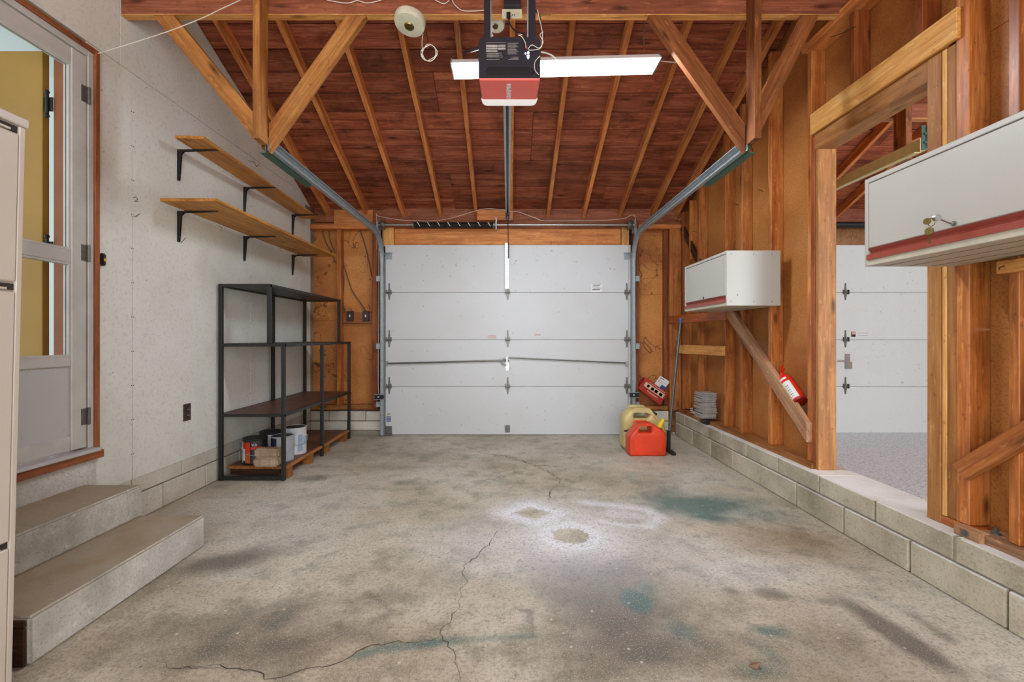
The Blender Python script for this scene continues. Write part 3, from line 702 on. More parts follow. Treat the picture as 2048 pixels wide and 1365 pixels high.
# next bay header
lumber('header_board', 2.36, 5.2, YF, YF+.036, 2.09, H(457, YF), 'osb', wf); lumber('header_board', 2.33, 5.2, YF+.02, YF+.05, H(457, YF), 2.34, 'redpost', wf)
lumber('rim_board', 2.1, 5.4, YF+.045, YF+.08, 2.34, 2.56, 'beam', wf)

# ------------------------------------------------------------------ right wall (stud wall between the bays)
wr = thing('wall_right', 'open stud partition backed with brown fibreboard on a low block curb', 'wall', (XR, 3, 0), kind='structure')
XS = 2.0
def rsheet(pts, name='sheathing'):
    b = MB(); b.hull([(XS, y, z) for y, z in pts], [(XS+.018, y, z) for y, z in pts]); return b.done(name, 'fibre', wr, .001)
OY0, OY1, OZ = 2.057, 2.785, 2.245
rsheet([(2.80, .26), (3.70, .26), (3.70, RZ(3.70, .088)), (2.80, RZ(2.80, .088))])
rsheet([(3.703, .26), (5.13, .26), (5.13, RZ(5.13, .088)), (3.703, RZ(3.703, .088))])
rsheet([(1.2, 2.35), (2.799, 2.35), (2.799, RZ(2.799, .088)), (1.2, RZ(1.2, .088))])
rsheet([(-1.2, .26), (1.99, .26), (1.99, H(660, 1.85)-.0), (-1.2, H(660, 1.85))]); rsheet([(-1.2, H(660, 1.85)+.004), (1.99, H(660, 1.85)+.004), (1.99, 2.348), (-1.2, 2.348)])
rsheet([(-1.2, 2.35), (1.197, 2.35), (1.197, RZ(1.2, .088)), (-1.2, 3.0)])
PZ = .298
for yn, zt, m_ in ((4.925, 2.45, 'stud'), (4.525, 0, 'stud'), (3.974, 0, 'stud'), (3.694, 0, 'stud'), (3.286, 0, 'stud')):
    lumber('stud', XR, XS-.001, yn, yn+.038, PZ+.001, RZ(yn+.04, -.003) if zt == 0 else zt, m_, wr)
lumber('stud', XR, XS-.001, 4.74, 4.778, 1.9, 2.52, 'stud', wr)
lumber('stud', XR, XS-.001, 2.848, 2.886, PZ+.001, 2.889, 'stud', wr)
lumber('cripple_stud', XR, XS-.001, 2.494, 2.532, 2.476, 2.889, 'studdark', wr); lumber('cripple_stud', XR, XS-.001, 2.085, 2.123, 2.476, 2.889, 'studdark', wr)
lumber('top_plate', XR-.035, XS-.001, .9, 2.89, 2.89, 2.935, 'rafter', wr); lumber('top_plate', XR, XS-.001, .9, 2.95, 2.936, 2.98, 'rafter', wr)
lumber('jack_stud', XR-.004, XS-.001, 2.812, 2.846, PZ+.001, 2.34, 'studdark', wr)
lumber('door_jamb', XR, XS+.022, OY1, OY1+.026, .262, OZ, 'jamb', wr)
lumber('door_jamb', XR-.006, XS+.022, 1.992, OY0, .262, 2.338, 'jamb', wr)
lumber('door_head', XR-.004, XS+.022, OY0, OY1+.026, OZ, 2.338, 'jamb', wr)
lumber('header_board', XR-.022, XR-.002, 1.905, 2.83, 2.345, 2.475, 'paleply', wr)
lumber('header_beam', XR, XS-.001, 1.97, 2.845, 2.34, 2.475, 'stud', wr)
lumber('jack_stud', XR-.002, XS-.001, 1.970, 1.990, .3, 2.34, 'paleply', wr)
lumber('jack_stud', XR+.001, XS-.001, 1.932, 1.968, .3, 2.34, 'jamb', wr)
lumber('king_stud', XR, XS-.001, 1.874, 1.930, .3, 2.889, 'stud', wr)
lumber('stud', XR, XS-.001, 1.690, 1.727, .3, 2.889, 'stud', wr); lumber('stud', XR, XS-.001, 1.28, 1.318, .3, 2.889, 'studdark', wr)
for y_ in (.88, .47, .06, -.35, -.76): lumber('stud', XR, XS-.001, y_, y_+.038, .3, 2.9, 'stud', wr)
lumber('sole_plate', XR-.025, XS-.001, 2.812, 4.28, .262, PZ, 'pallet', wr); lumber('sole_plate', XR-.04, XS-.001, 4.34, 5.0, .262, .292, 'pallet', wr)
lumber('sole_plate', XR-.025, XS-.001, -1.1, 1.84, .262, PZ, 'weather', wr); lumber('plate_end', XR-.045, XR-.002, 1.79, 1.895, .262, .302, 'weather', wr)
lumber('sole_plate', XR-.002, XS-.001, 1.842, 2.056, .262, PZ, 'stud', wr)
b = MB(); b.tube([(XR+.03, 1.80, .298), (XR+.03, 1.80, .303)], .016, 14); b.tube([(XR+.03, 1.80, .30), (XR+.03, 1.80, .325)], .006, 8); b.tube([(XR+.03, 1.80, .303), (XR+.03, 1.80, .314)], .0105, 6)
b.tube([(XR-.05, 1.845, .283), (XR-.045, 1.845, .283)], .013, 12); b.tube([(XR-.058, 1.845, .283), (XR-.05, 1.845, .283)], .008, 6)
b.done('anchor_bolt', 'dullsteel', wr)
# braces and blocking nailed on the studs
bar('diagonal_brace', (XR-.021, 3.87, 1.31), (XR-.021, 2.835, .483), (0, 0, 1), .095, .038, 'weather', wr, cut=(0, -.038))
bar('nailed_board', (1.79, YF-.04, H(640, 4.95)), (XR-.04, 3.87, 1.268), (0, 0, 1), .082, .03, 'studdark', wr)
bar('nailed_board', (1.80, 4.80, .958), (XR-.035, 3.93, .962), (0, 0, 1), .088, .03, 'pine', wr)
bar('corner_brace', (XR+.012, 4.99, 2.30), (XR+.012, 4.44, 1.72), (0, 0, 1), .08, .02, 'darkwood', wr)
bar('diagonal_brace', (XR-.021, 1.885, .52), (XR-.021, 1.0, 1.30), (0, 0, 1), .074, .036, 'stud', wr)
lumber('nailed_board', XR-.04, XR-.001, .9, F(0, 1)*0+1.735, 1.325, 1.372, 'pine', wr)
nb = MB(); nb.tube([(XR-.042, 1.72, 1.34), (XR-.055, 1.71, 1.344), (XR-.056, 1.69, 1.349)], .002, 5)
for x, y in ((1523, 383), (1475, 411), (1391, 465)):
    Y = RY(x, XR-.01); nb.tube([(XR, Y, H(y, Y)), (XR-.04, Y-.01, H(y, Y)+.01)], .0022, 5)
nb.tube([(XR, RY(1712, XR), 2.79), (XR-.02, 2.55, 2.80), (XR-.045, 2.62, 2.82)], .002, 5)
tag(nb.done('nails', 'nail', wr), kind='stuff')
wr2 = MB(); wr2.box(5.45, 5.5, -1.2, 5.2, 0, 2.6); tag(wr2.done('wall_bay', 'fibre'), 'far side wall of the neighbouring bay', 'wall', kind='structure')

# curb of concrete blocks
cb = MB().box(1.856, 2.104, -1.2, 5.03, 0, .255).done('baseboard_right', 'mortar'); tag(cb, 'low two-course concrete block curb under the stud wall', 'curb', kind='structure')
j0 = [1664/(x-VX) for x in (2012,)]; lo0 = 1664/996-.4064*7; up0 = 1664/(1911-VX)-.4064*7
JL = [lo0+.4064*i for i in range(18)]; JU = [1664/(1748-VX)+.4064*i for i in range(-9, 8)]
def curb(js, z0, z1):
    e = [-1.2]+[j for j in js if -1.15 < j < 4.9]+[4.97]
    for a, b_ in zip(e, e[1:]):
        if b_-a < .05: continue
        box('block', 1.84+random.uniform(-.0015, .0015), 2.108, a+.005, b_-.005, z0, z1, 'block', cb, .005)
curb(JL, .002, .149); curb(JU, .157, .262)
box('mortar_head', 1.8415, 1.90, 1664/(1911-VX)-.02, 1664/(1911-VX)+.012, .157, .2615, 'mortar', cb, .003)

# ------------------------------------------------------------------ garage doors
def hinge_mesh(b, x, y, z, sc_=1):
    t = .004
    b.poly([(x-.014, y, z+.008), (x+.014, y, z+.008), (x+.006, y, z+.105), (x-.006, y, z+.105)], (0, -t, 0))
    b.poly([(x-.018, y, z-.006), (x+.018, y, z-.006), (x+.006, y, z-.085), (x-.006, y, z-.085)], (0, -t, 0))
    b.tube([(x-.03, y-.012, z), (x+.03, y-.012, z)], .0085, 10)
    b.box(x-.026, x-.02, y-.03, y, z-.02, z+.03); b.box(x+.02, x+.026, y-.03, y, z-.02, z+.03)
    for dz in (.09, .03, -.03, -.07): b.tube([(x, y-t, z+dz), (x, y-t-.006, z+dz)], .0055, 6)
YD = 5.0
def garage_door(name, label, xc, m, lock=True):
    x0, x1 = xc-1.357, xc+1.357
    d = thing(name, label, 'garage door', (xc, YD, 0), kind='structure')
    zs = [.004]+[H(y, YD) for y in (773.5, 680, 585.5, 490)]
    for a, b_ in zip(zs, zs[1:]): box('door_panel', x0, x1, YD, YD+.035, a+.0015, b_-.0015, m, d, .003)
    box('seam_light_blocker', x0, x1, YD+.0355, YD+.038, .004, zs[-1]-.002, m, d, 0); box('bottom_seal', x0, x1, YD+.002, YD+.03, 0, .0055, 'black', d, 0)  # sheet added behind the panels to block light leaking through the seams
    for i, z in enumerate(zs[1:4]):
        for x in (x0+.045, xc-.003, x1-.045):
            b = MB(); hinge_mesh(b, x, YD, z)
            if abs(x-xc) > 1: b.tube([(x, YD-.022, z), (x+.05*(1 if x > xc else -1), YD-.022, z)], .006, 8)
            b.done('hinge', 'dullsteel', d)
    for x, s in ((x0+.045, -1), (x1-.045, 1)):
        z = H(513, YD); b = MB(); b.box(x-.03, x+.03, YD-.012, YD, z-.035, z+.035)
        for k in range(4): b.box(x-.02+k*.012, x-.016+k*.012, YD-.018, YD-.012, z-.028, z+.028)
        b.box(x-.035, x+.035, YD-.03, YD-.004, z+.03, z+.038); b.tube([(x, YD-.025, z+.02), (x+.06*s, YD-.025, z+.02)], .006, 8)
        b.done('top_bracket', 'steel', d, .001)
        b = MB(); b.box(x-.04, x+.03, YD-.005, YD, .01, .10); b.box(x-.05, x+.035, YD-.04, YD-.004, .006, .022); b.done('bottom_bracket', 'dullsteel', d, .001)
    if lock:
        z = H(728, YD); xa, xb = F(1003, YD), F(771, YD)
        MB().tube([(F(772, YD), YD-.02, H(727.5, YD)), (F(1012, YD), YD-.02, H(721, YD))], .0095, 8).done('lock_rod', 'dullsteel', d, smooth=True)
        MB().tube([(F(1018, YD), YD-.022, H(715.5, YD)), (F(1254, YD), YD-.022, H(726.5, YD))], .0075, 8).done('lock_rod', 'dullsteel', d, smooth=True)
        for x in (F(774, YD), F(1252, YD)):
            zz = H(727, YD); MB().box(x-.012, x+.012, YD-.03, YD, zz-.03, zz+.022).done('rod_guide', 'chrome', d, .001)
        x = F(1014, YD); b = MB(); b.box(x-.008, x+.008, YD-.03, YD-.006, H(728, YD), H(712, YD)); b.tube([(x-.045, YD-.02, H(715, YD)), (x+.03, YD-.02, H(721, YD))], .008, 8)
        b.box(x-.018, x+.022, YD-.006, YD, H(742, YD), H(725, YD)); b.box(x-.014, x+.018, YD-.012, YD-.005, H(741, YD), H(737, YD)); b.tube([(x-.01, YD-.015, H(731, YD)), (x-.07, YD-.02, H(725, YD))], .009, 8)
        b.tube([(x+.002, YD-.014, H(733, YD)), (x+.002, YD-.006, H(733, YD))], .009, 10); b.done('latch', 'chrome', d, .001)
    else:
        x = xc+.02; zt = H(702, YD); b = MB(); b.box(x-.03, x+.03, YD-.003, YD, H(738, YD), H(708, YD)); b.box(x-.028, x+.032, YD-.03, YD-.003, H(738, YD), H(724, YD)); b.box(x-.11, x, YD-.04, YD-.03, H(724, YD), H(721, YD)); b.done('latch', 'chrome', d, .001)
    return d
d1 = garage_door('door_1', 'white four-panel sectional garage door closing the near bay', 0, 'gdoor')
b = MB(); x = F(1014, YD); b.box(x-.022, x+.022, YD-.014, YD-.010, H(578, YD), H(487, YD)); b.box(x-.022, x-.019, YD-.03, YD-.010, H(578, YD), H(487, YD)); b.box(x+.019, x+.022, YD-.03, YD-.010, H(578, YD), H(487, YD)); b.done('strut', 'chrome', d1)
b = MB(); z = H(574, YD)
while z < H(492, YD): b.tube([(x, YD-.0145, z), (x, YD-.016, z)], .0055, 6); z += .024
tag(b.done('strut_holes', 'black', d1), kind='stuff')
b = MB(); b.box(F(1010, YD), F(1020, YD), YD-.01, YD, H(865, YD), H(851, YD)); b.box(F(1010, YD), F(1020, YD), YD-.028, YD-.01, H(857, YD), H(853, YD)); b.done('lift_handle', 'dullsteel', d1, .002)
def sticker(px0, px1, py0, py1, m, parent=d1, name='sticker', e=.0008): return box(name, F(px0, YD), F(px1, YD), YD-e, YD, H(py1, YD), H(py0, YD), m, parent, 0)
sticker(1182, 1204, 568, 584, 'paper')
for i, y in enumerate((569, 571.5, 574.3, 576.6, 579.4)): sticker(1184+i % 2*2, 1202-i % 3*2, y-.45, y+.35+(i == 4)*.5, 'ink', name='print_line', e=.0012)
sticker(975, 993, 671, 678, plain('faded_pink', S(206, 190, 180), .6)); sticker(977, 991, 671.4, 672.4, plain('faded_red', S(190, 130, 116), .6), name='print_line', e=.0012)
o_ = sticker(1069, 1081, 668.5, 672, plain('faded_tan', S(200, 180, 164), .6))
sticker(773, 781.5, 826, 831, 'cream'); sticker(773.6, 781, 827.8, 829.4, 'ink', name='print_line', e=.0012); sticker(773, 781.8, 833, 844, plain('blue_label', S(60, 74, 130), .5))
for y in (835, 838.6, 842): sticker(774, 781, y-.4, y+.4, 'paper', name='print_line', e=.0012)
d3 = garage_door('door_3', 'white embossed garage door of the neighbouring bay seen through the doorway', 3.73, 'gdoorfar', False)
for (a, b_, c, d_, m_) in ((1702, 1711, 664, 674, plain('label_brown', S(130, 86, 60))), (1704, 1711, 670, 674, 'black'), (1704, 1710.5, 665, 669, 'boxtan'), (1713, 1740, 664.5, 672.5, 'paper')): sticker(a, b_, c, d_, m_, d3, e=.0008+.0003*('black' == m_ or 'boxtan' == m_))
sticker(1715, 1737, 666, 667, 'tilegrey', d3, 'print_line', .0014); sticker(1715, 1737, 671, 672, 'tilegrey', d3, 'print_line', .0014)

# tracks
def track(name, xc, side, label, m='steel'):
    t = thing(name, label, 'door track', (xc, 4.93, 0), group=None)
    path = [(xc, 2.60, 2.185), (xc, 4.62, 2.185)]
    for k in range(1, 9):
        a = k/8*PI/2; path.append((xc, 4.62+.30*math.sin(a), 2.185-.30*(1-math.cos(a))))
    path.append((xc, 4.92, .02))
    s = side
    prof = [(-.022*s, .026), (-.022*s, .03), (.006*s, .03), (.012*s, .022), (.012*s, -.022), (.006*s, -.03), (-.022*s, -.03), (-.022*s, -.024)]
    MB().sweep(prof, path).done('rail', m, t, solid=.0025, smooth=False); gm = m if m != 'steel' else 'steelgreen'
    b = MB(); b.box(xc+.012*s, xc+.016*s, 2.59, 3.18, 2.14, 2.22); x_ = sorted((xc+.016*s, xc+.05*s)); b.box(x_[0], x_[1], 2.59, 3.18, 2.138, 2.143); b.done('angle_iron', gm, t)
    b = MB(); x_ = sorted((xc-.035*s, xc+.0*s)); b.box(x_[0], x_[1], 2.598, 2.603, 2.16, 2.30); b.box(xc-.037*s-.002, xc-.037*s+.002, 2.57, 2.61, 2.17, 2.30) 
    b.tube([(xc-.018*s, 2.598, 2.20), (xc-.018*s, 2.590, 2.20)], .008, 6); b.tube([(xc-.018*s, 2.598, 2.25), (xc-.018*s, 2.590, 2.25)], .007, 6); b.done('hanging_bracket', 'steelgreen', t)
    for z in (.35, H(693, 4.95), 1.72): MB().box(*sorted((xc+.014*s, xc+.065*s)), 4.925, 4.955, z-.03, z+.03).done('wall_bracket', 'steel', t, .001)
    return t
track('door_track', -1.372, -1, 'galvanised curved door track on the side of the wire shelving')
track('door_track', 1.368, 1, 'galvanised curved door track on the side of the stud wall')
track('door_track', 2.375, -1, 'yellowish door track of the neighbouring bay seen through the doorway', plain('yellow_zinc', S(206, 190, 130), .4, .1))

# torsion spring and shaft
ts = thing('torsion_spring', 'black coiled torsion spring on a silver shaft above the garage door', 'spring', (0, 4.93, 2.31))
ZS, Ysh = H(450, 4.92), 4.92
MB().tube([(F(757, Ysh), Ysh, ZS), (F(1272, Ysh), Ysh, ZS)], .0125, 12).done('shaft', 'chrome', ts, smooth=True)
b = MB(); n = 60*8; xa, xb = F(828, Ysh), F(988, Ysh)
b.tube([(xa+(xb-xa)*i/n, Ysh+.026*math.cos(i/8*2*PI), ZS+.026*math.sin(i/8*2*PI)) for i in range(n+1)], .0078, 5); b.done('coil', 'black', ts, smooth=True)
for k in range(8):
    x = xa+(xb-xa)*(k+.5)/8; MB().obox((x-.012, Ysh-.035, ZS+.022), (x+.016, Ysh-.035, ZS-.022), (0, 1, 0), .004, .006).done('paint_mark', 'paper', ts)
for x in (xa, xb+.01):
    MB().lathe([(.018, -.02), (.034, -.018), (.034, .0), (.026, .004), (.026, .02), (.018, .022)], (x, Ysh, ZS), 'X', 14).done('spring_cone', 'dullsteel', ts)
b = MB(); b.box(F(992, Ysh)-.004, F(992, Ysh)+.008, Ysh-.03, YF-.06, ZS-.06, ZS+.07); b.done('centre_bracket', 'steel', ts)
for x, s in ((F(766, Ysh), 1), (F(1259, Ysh), -1)):
    MB().lathe([(.015, -.022), (.05, -.02), (.055, -.012), (.044, -.006), (.044, .006), (.055, .012), (.05, .02), (.015, .022)], (x, Ysh, ZS), 'X', 20).done('cable_drum', 'dullsteel', ts, smooth=True)
    b = MB(); b.box(x-s*.045-.002, x-s*.045+.002, Ysh-.04, YF-.052, ZS-.08, ZS+.05); b.box(*sorted((x-s*.045, x-s*.09)), YF-.056, YF-.052, ZS-.08, ZS+.05); b.done('end_plate', 'steel', ts)
for x in (F(766, Ysh), F(1259, Ysh)): MB().tube([(x, Ysh+.02, ZS-.05), (x*1.0, 4.985, .03)], .0016, 5).done('lift_cable', 'dullsteel', ts)
ts2 = thing('torsion_shaft', 'dark pipe shaft above the neighbouring garage door', 'pipe', (3.7, 4.93, 2.31))
MB().tube([(2.45, Ysh, ZS), (5.1, Ysh, ZS)], .034, 14).done('pipe', 'black', ts2, smooth=True)
wirecurve('low_voltage_wire', [(F(x, 4.94), 4.94, H(y, 4.94)) for x, y in ((754, 500), (753, 432), (758, 433), (800, 440), (860, 442), (900, 437), (945, 424), (970, 418), (1000, 419), (1022, 423), (1040, 425), (1070, 436), (1095, 442), (1200, 441), (1245, 438), (1270, 434), (1272, 500))], .0022, 'wire')
tag(bpy.data.objects['low_voltage_wire'], 'thin pale wire looping along the header above the torsion spring', 'wire')
for nm, px, pyb, lab in (('safety_sensor', 760, 794, 'small black safety sensor on the track by the wire shelving'), ('safety_sensor', 1268, 790, 'small black safety sensor on the track above the yellow fuel can')):
    t = thing(nm, lab, 'sensor', (F(px, 4.9), 4.9, H(pyb, 4.9)))
    x, z = F(px, 4.9), H(pyb, 4.9)
    box('housing', x-.05, x+.045, 4.87, 4.90, z-.022, z+.022, 'blackplastic', t, .004); box('bracket', x-.055, x+.05, 4.865, 4.91, z+.023, z+.028, 'steel', t, .001); box('bracket', x-.055, x+.05, 4.865, 4.91, z-.03, z-.025, 'steel', t, .001)
    MB().tube([(x-.01, 4.87, z), (x-.01, 4.866, z)], .008, 10).done('lens', 'white', t)
    s = -1 if px < 900 else 1
    wirecurve('lead', [(x+s*.025, 4.94, z+.03), (x+s*.035, 4.955, z+.2), (x+s*.03, 4.96, 1.4), (x+s*.03, 4.96, 2.25)], .004, 'wire', t)

# ------------------------------------------------------------------ opener on the ceiling
op = thing('garage_door_opener', 'black and red chain drive garage door opener hung from the tie beam', 'opener', (.003, 2.3, 2.34))
ox0, ox1 = F(957, 2.2), F(1081, 2.2); oc = (ox0+ox1)/2
pf = rounded([(ox0, 2.345, .01), (ox1, 2.345, .01), (ox1, 2.545, .03), (ox0, 2.545, .03)], .02, 5)
MB().hull([(x, 2.2, z) for x, z in pf], [(x, 2.44, z) for x, z in pf]).done('housing', 'openerblack', op, .004, seg=2)
oh = bpy.data.objects['housing']
# red belly band and light lens underneath, drawn in towards the door side
MB().hull([(ox0+.002, 2.202, 2.3465), (ox1-.002, 2.202, 2.3465), (ox1-.006, 2.385, 2.3465), (ox0+.006, 2.385, 2.3465)], [(ox0+.003, 2.205, 2.335), (ox1-.003, 2.205, 2.335), (ox1-.007, 2.385, 2.335), (ox0+.007, 2.385, 2.335)]).done('belly_band', 'openerred', op, .003)
obb = bpy.data.objects['belly_band']
le = rounded([(ox0+.003, 2.386, .004), (ox1-.003, 2.386, .004), (ox1-.01, 2.452, .06), (ox0+.01, 2.452, .06)], .05, 6)
MB().hull([(x, y, 2.50) for x, y in le], [(x, y, 2.336) for x, y in le]).done('light_lens', 'lens', op, .006, seg=2)
MB().poly([(oc-.11, 2.196, 2.352), (oc+.11, 2.196, 2.352), (oc+.12, 2.196, 2.372), (oc+.105, 2.196, 2.395), (oc-.105, 2.196, 2.395), (oc-.12, 2.196, 2.372)], (0, .01, 0)).done('recess', 'blackplastic', oh, .004)
for (a, b_, c, d_) in ((972, 995, 90, 95), (972, 995, 96.5, 99), (972, 995, 101, 104), (996, 1011, 90, 92), (996, 1011, 93, 94.5), (996, 1011, 96, 99.5)):
    box('label', F(a, 2.2), F(b_, 2.2), 2.1985, 2.2, H(d_, 2.2), H(c, 2.2), 'tilegrey', oh, 0)
b = MB()
for i, y in enumerate((85.8, 106.5, 108.3, 110.5, 112.5, 114.5, 119.5)): b.box(F(973, 2.2), F(1011-(i*7) % 15, 2.2), 2.1985, 2.2, H(y+.35, 2.2), H(y-.25, 2.2))
for i in range(10): b.box(F(1015, 2.2), F(1037-(i*5) % 7, 2.2), 2.1985, 2.2, H(87+i*2.4, 2.2), H(86.4+i*2.4, 2.2))
for i in range(3): b.box(F(1025-i*4, 2.2), F(1037, 2.2), 2.1985, 2.2, H(115+i*2.4, 2.2), H(114.4+i*2.4, 2.2))
tag(b.done('small_print', 'tilegrey', oh), kind='stuff')
for px, py, r in ((1056.5, 106, .006), (1051, 107.5, .004)): MB().tube([(F(px, 2.2), 2.2, H(py, 2.2)), (F(px, 2.2), 2.196, H(py, 2.2))], r, 12).done('button', 'led', oh)
box('button', F(1053.5, 2.2), F(1059, 2.2), 2.196, 2.2, H(113.5, 2.2), H(110.5, 2.2), 'led', oh, .001); MB().poly([(F(1053.5, 2.2), 2.196, H(115, 2.2)), (F(1059, 2.2), 2.196, H(115, 2.2)), (F(1056.3, 2.2), 2.196, H(119, 2.2))], (0, .004, 0)).done('button', 'led', oh)
box('terminal', F(1050, 2.2), F(1056, 2.2), 2.19, 2.2, H(100, 2.2), H(94, 2.2), plain('terminal_maroon', S(110, 40, 50)), op, .001)
text('brand_lettering', 'CRAFTSMAN', .030, Matrix.Translation((F(1018, 2.305), 2.305, 2.3342)) @ Matrix(((0, -1, 0), (-1, 0, 0), (0, 0, -1))).to_4x4(), 'paper', obb, .80, .0006, .0015)
for xc_ in (oc-.055, oc+.045): box('lens_rib', xc_-.018, xc_+.018, 2.44, 2.456, 2.34, 2.346, 'white', op, .001)
for a, b_, m_ in ((968, 981, 'openerblack'), (1057, 1071, 'openerblack')):
    xa, xb = F(a, 2.25), F(b_, 2.25)
    box('hanger_strap', xa, xb, 2.245, 2.249, 2.54, 3.2, m_, op, 0); box('hanger_strap', *( (xb-.001, xb+.004) if a < 1000 else (xa-.006, xa-.001)), 2.245, 2.275, 2.545, 3.2, 'steel', op, 0)
bar('sway_brace', (F(966, 2.3), 2.3, 2.56), (F(925, 2.75), 2.75, H(106, 2.75)), (0, 0, 1), .018, .003, 'openerblack', op, 0)
# rail and trolley
rx = -.004
b = MB(); b.box(rx-.0215, rx+.0215, 2.44, 4.84, 2.395, 2.398); b.box(rx-.0215, rx-.0185, 2.44, 4.84, 2.355, 2.395); b.box(rx+.0185, rx+.0215, 2.44, 4.84, 2.355, 2.395)
b.box(rx-.0215, rx-.008, 2.44, 4.84, 2.352, 2.355); b.box(rx+.008, rx+.0215, 2.44, 4.84, 2.352, 2.355); b.done('opener_rail', 'steel', op)
b = MB(); b.box(rx-.004, rx+.004, 2.44, 4.8, 2.365, 2.375); b.done('chain', 'black', op)
b = MB(); b.box(rx-.02, rx+.02, 4.60, 4.76, 2.325, 2.36); b.box(rx-.012, rx+.012, 4.62, 4.70, 2.28, 2.33); b.done('trolley', 'blackplastic', op, .004)
b = MB(); b.box(rx-.035, rx+.035, 4.83, 4.90, 2.36, 2.364); b.box(rx-.012, rx-.008, 4.80, 4.97, 2.33, 2.40); b.box(rx+.008, rx+.012, 4.80, 4.97, 2.33, 2.40); b.tube([(rx-.03, 4.84, 2.35), (rx+.03, 4.84, 2.35)], .008, 8); b.done('header_bracket', 'chrome', op)
b = MB(); b.tube(curve([(rx, 4.70, 2.33), (rx+.004, 4.74, 2.25), (rx+.006, 4.86, 2.14), (rx+.006, 4.95, 2.10)]), .0045, 6); b.box(rx-.004+.006, rx+.016, 4.955, 4.975, 1.95, 2.12); b.done('door_arm', 'black', op)
wirecurve('opener_cord', [(F(1018, 2.5), 2.5, H(30, 2.5)), (F(1018, 2.49), 2.49, H(42, 2.49)), (F(1024, 2.45), 2.45, H(55, 2.45)), (F(1036, 2.4), 2.4, H(65, 2.4)), (F(1050, 2.35), 2.35, H(71, 2.35)), (F(1052, 2.3), 2.3, 2.55)], .0045, 'blackplastic', op)
wirecurve('opener_wire', [(F(x, 2.19), 2.19, H(y, 2.19)) for x, y in ((1036, 70), (1043, 73), (1050, 84), (1052, 96))], .0018, 'wire', op)
wirecurve('opener_wire', [(F(x, 2.185), 2.185, H(y, 2.185)) for x, y in ((1056, 98), (1064, 90), (1078, 96), (1086, 84), (1080, 70), (1086, 64))], .0018, 'wire', op)
wirecurve('opener_wire', [(F(x, 2.19), 2.19, H(y, 2.19)) for x, y in ((1056, 100), (1068, 100), (1082, 95), (1085, 75), (1084, 60), (1075, 20))], .0018, 'wire', op)
wirecurve('opener_wire', [(F(x, 2.187), 2.187, H(y, 2.187)) for x, y in ((1080, 112), (1070, 124), (1070, 140), (1078, 150))], .0018, 'wire', op)
wirecurve('opener_wire', [(F(x, 2.3), 2.3, H(y, 2.3)) for x, y in ((1068, 20), (1078, 28), (1082, 50), (1088, 75))], .004, 'blackplastic', op)
wirecurve('hanging_wire', [(F(x, 2.45), 2.45, H(y, 2.45)) for x, y in ((1082, 104), (1092, 106), (1104, 111), (1112, 118))], .004, 'wire', op)
o = thing('ceiling_outlet', 'cream double outlet hung on the tie beam above the opener', 'outlet', (F(1024, 2.53), 2.53, 2.9))
box('outlet_plate', F(1004, 2.53), F(1044, 2.53), 2.525, 2.531, H(37.5, 2.53), H(19, 2.53), 'cream', o, .002); box('junction_box', F(1008, 2.53), F(1041, 2.53), 2.5, 2.558, H(17, 2.53), 3.07, 'openerblack', o, .002)
for px in (1013, 1033): box('receptacle', F(px-6, 2.52), F(px+6, 2.52), 2.522, 2.526, H(33.5, 2.52), H(24, 2.52), 'ivory', o, .001)
box('plug', F(1013, 2.51), F(1021, 2.51), 2.49, 2.522, H(36, 2.51), H(28, 2.51), 'blackplastic', o, .003)
b = MB()
for px in (1024, 1028): b.box(F(px, 2.521), F(px+1.2, 2.521), 2.520, 2.522, H(31, 2.52), H(28.5, 2.52))
tag(b.done('slots', 'black', o), kind='stuff')

# shop light
sl = thing('shop_light', 'long white fluorescent shop light glowing behind the opener', 'lamp', (.1, 2.72, 2.7))
LX0, LX1 = F(902, 2.66), F(1319, 2.66); tilt = .008
prof = [(-.085, 0), (-.04, .045), (.04, .045), (.085, 0)]
b = MB(); A = [(LX0, 2.735+y, 2.695+z-tilt*.5) for y, z in prof]; Bq = [(LX1, 2.71+y, 2.70+z+tilt) for y, z in prof]
va = [b.bm.verts.new(p) for p in A]; vb = [b.bm.verts.new(p) for p in Bq]
for i in range(3): b._f([va[i], va[i+1], vb[i+1], vb[i]])
b.done('reflector', 'reflector', sl, solid=.003)
for dy in (-.038, .038): MB().tube([(LX0+.015, 2.735+dy, 2.704), (LX1-.015, 2.71+dy, 2.722)], .019, 12).done('tube', 'tube', sl, smooth=True)
for x, y, z in ((LX0, 2.735, 2.695), (LX1, 2.71, 2.708)): MB().hull([(x-.004, y+a, z+c) for a, c in ((-.087, -.004), (.087, -.004), (.042, .05), (-.042, .05))], [(x+.004, y+a, z+c) for a, c in ((-.087, -.004), (.087, -.004), (.042, .05), (-.042, .05))]).done('end_cap', 'steel', sl)
b = MB()
for x, y in ((F(921, 2.72), 2.73), (F(1290, 2.72), 2.71)):
    zt = RZ(y)+.02; z = 2.745; i = 0
    b.tube([(x, y, z), (x-.012, y, z+.10)], .0012, 5)
    b.tube([(x-.012, y, z+.10), (x-.012, y, zt)], .0018, 5)
    while z < 3.0:
        a = .004; p = (a, 0) if i % 2 else (0, a)
        b.tube([(x-p[0]-.008, y-p[1], z), (x+p[0]-.008, y+p[1], z+.01), (x-p[0]-.008, y-p[1], z+.02)], .0011, 4); z += .02; i += 1
tag(b.done('chain', 'dullsteel', sl), kind='stuff')
for pts in (((LX1, 2.71, 2.75), (LX1+.03, 2.70, 2.73), (LX1+.1, 2.66, 2.70), (1.0, 2.6, 2.67)),): wirecurve('pull_cord', pts, .002, 'wire', sl)

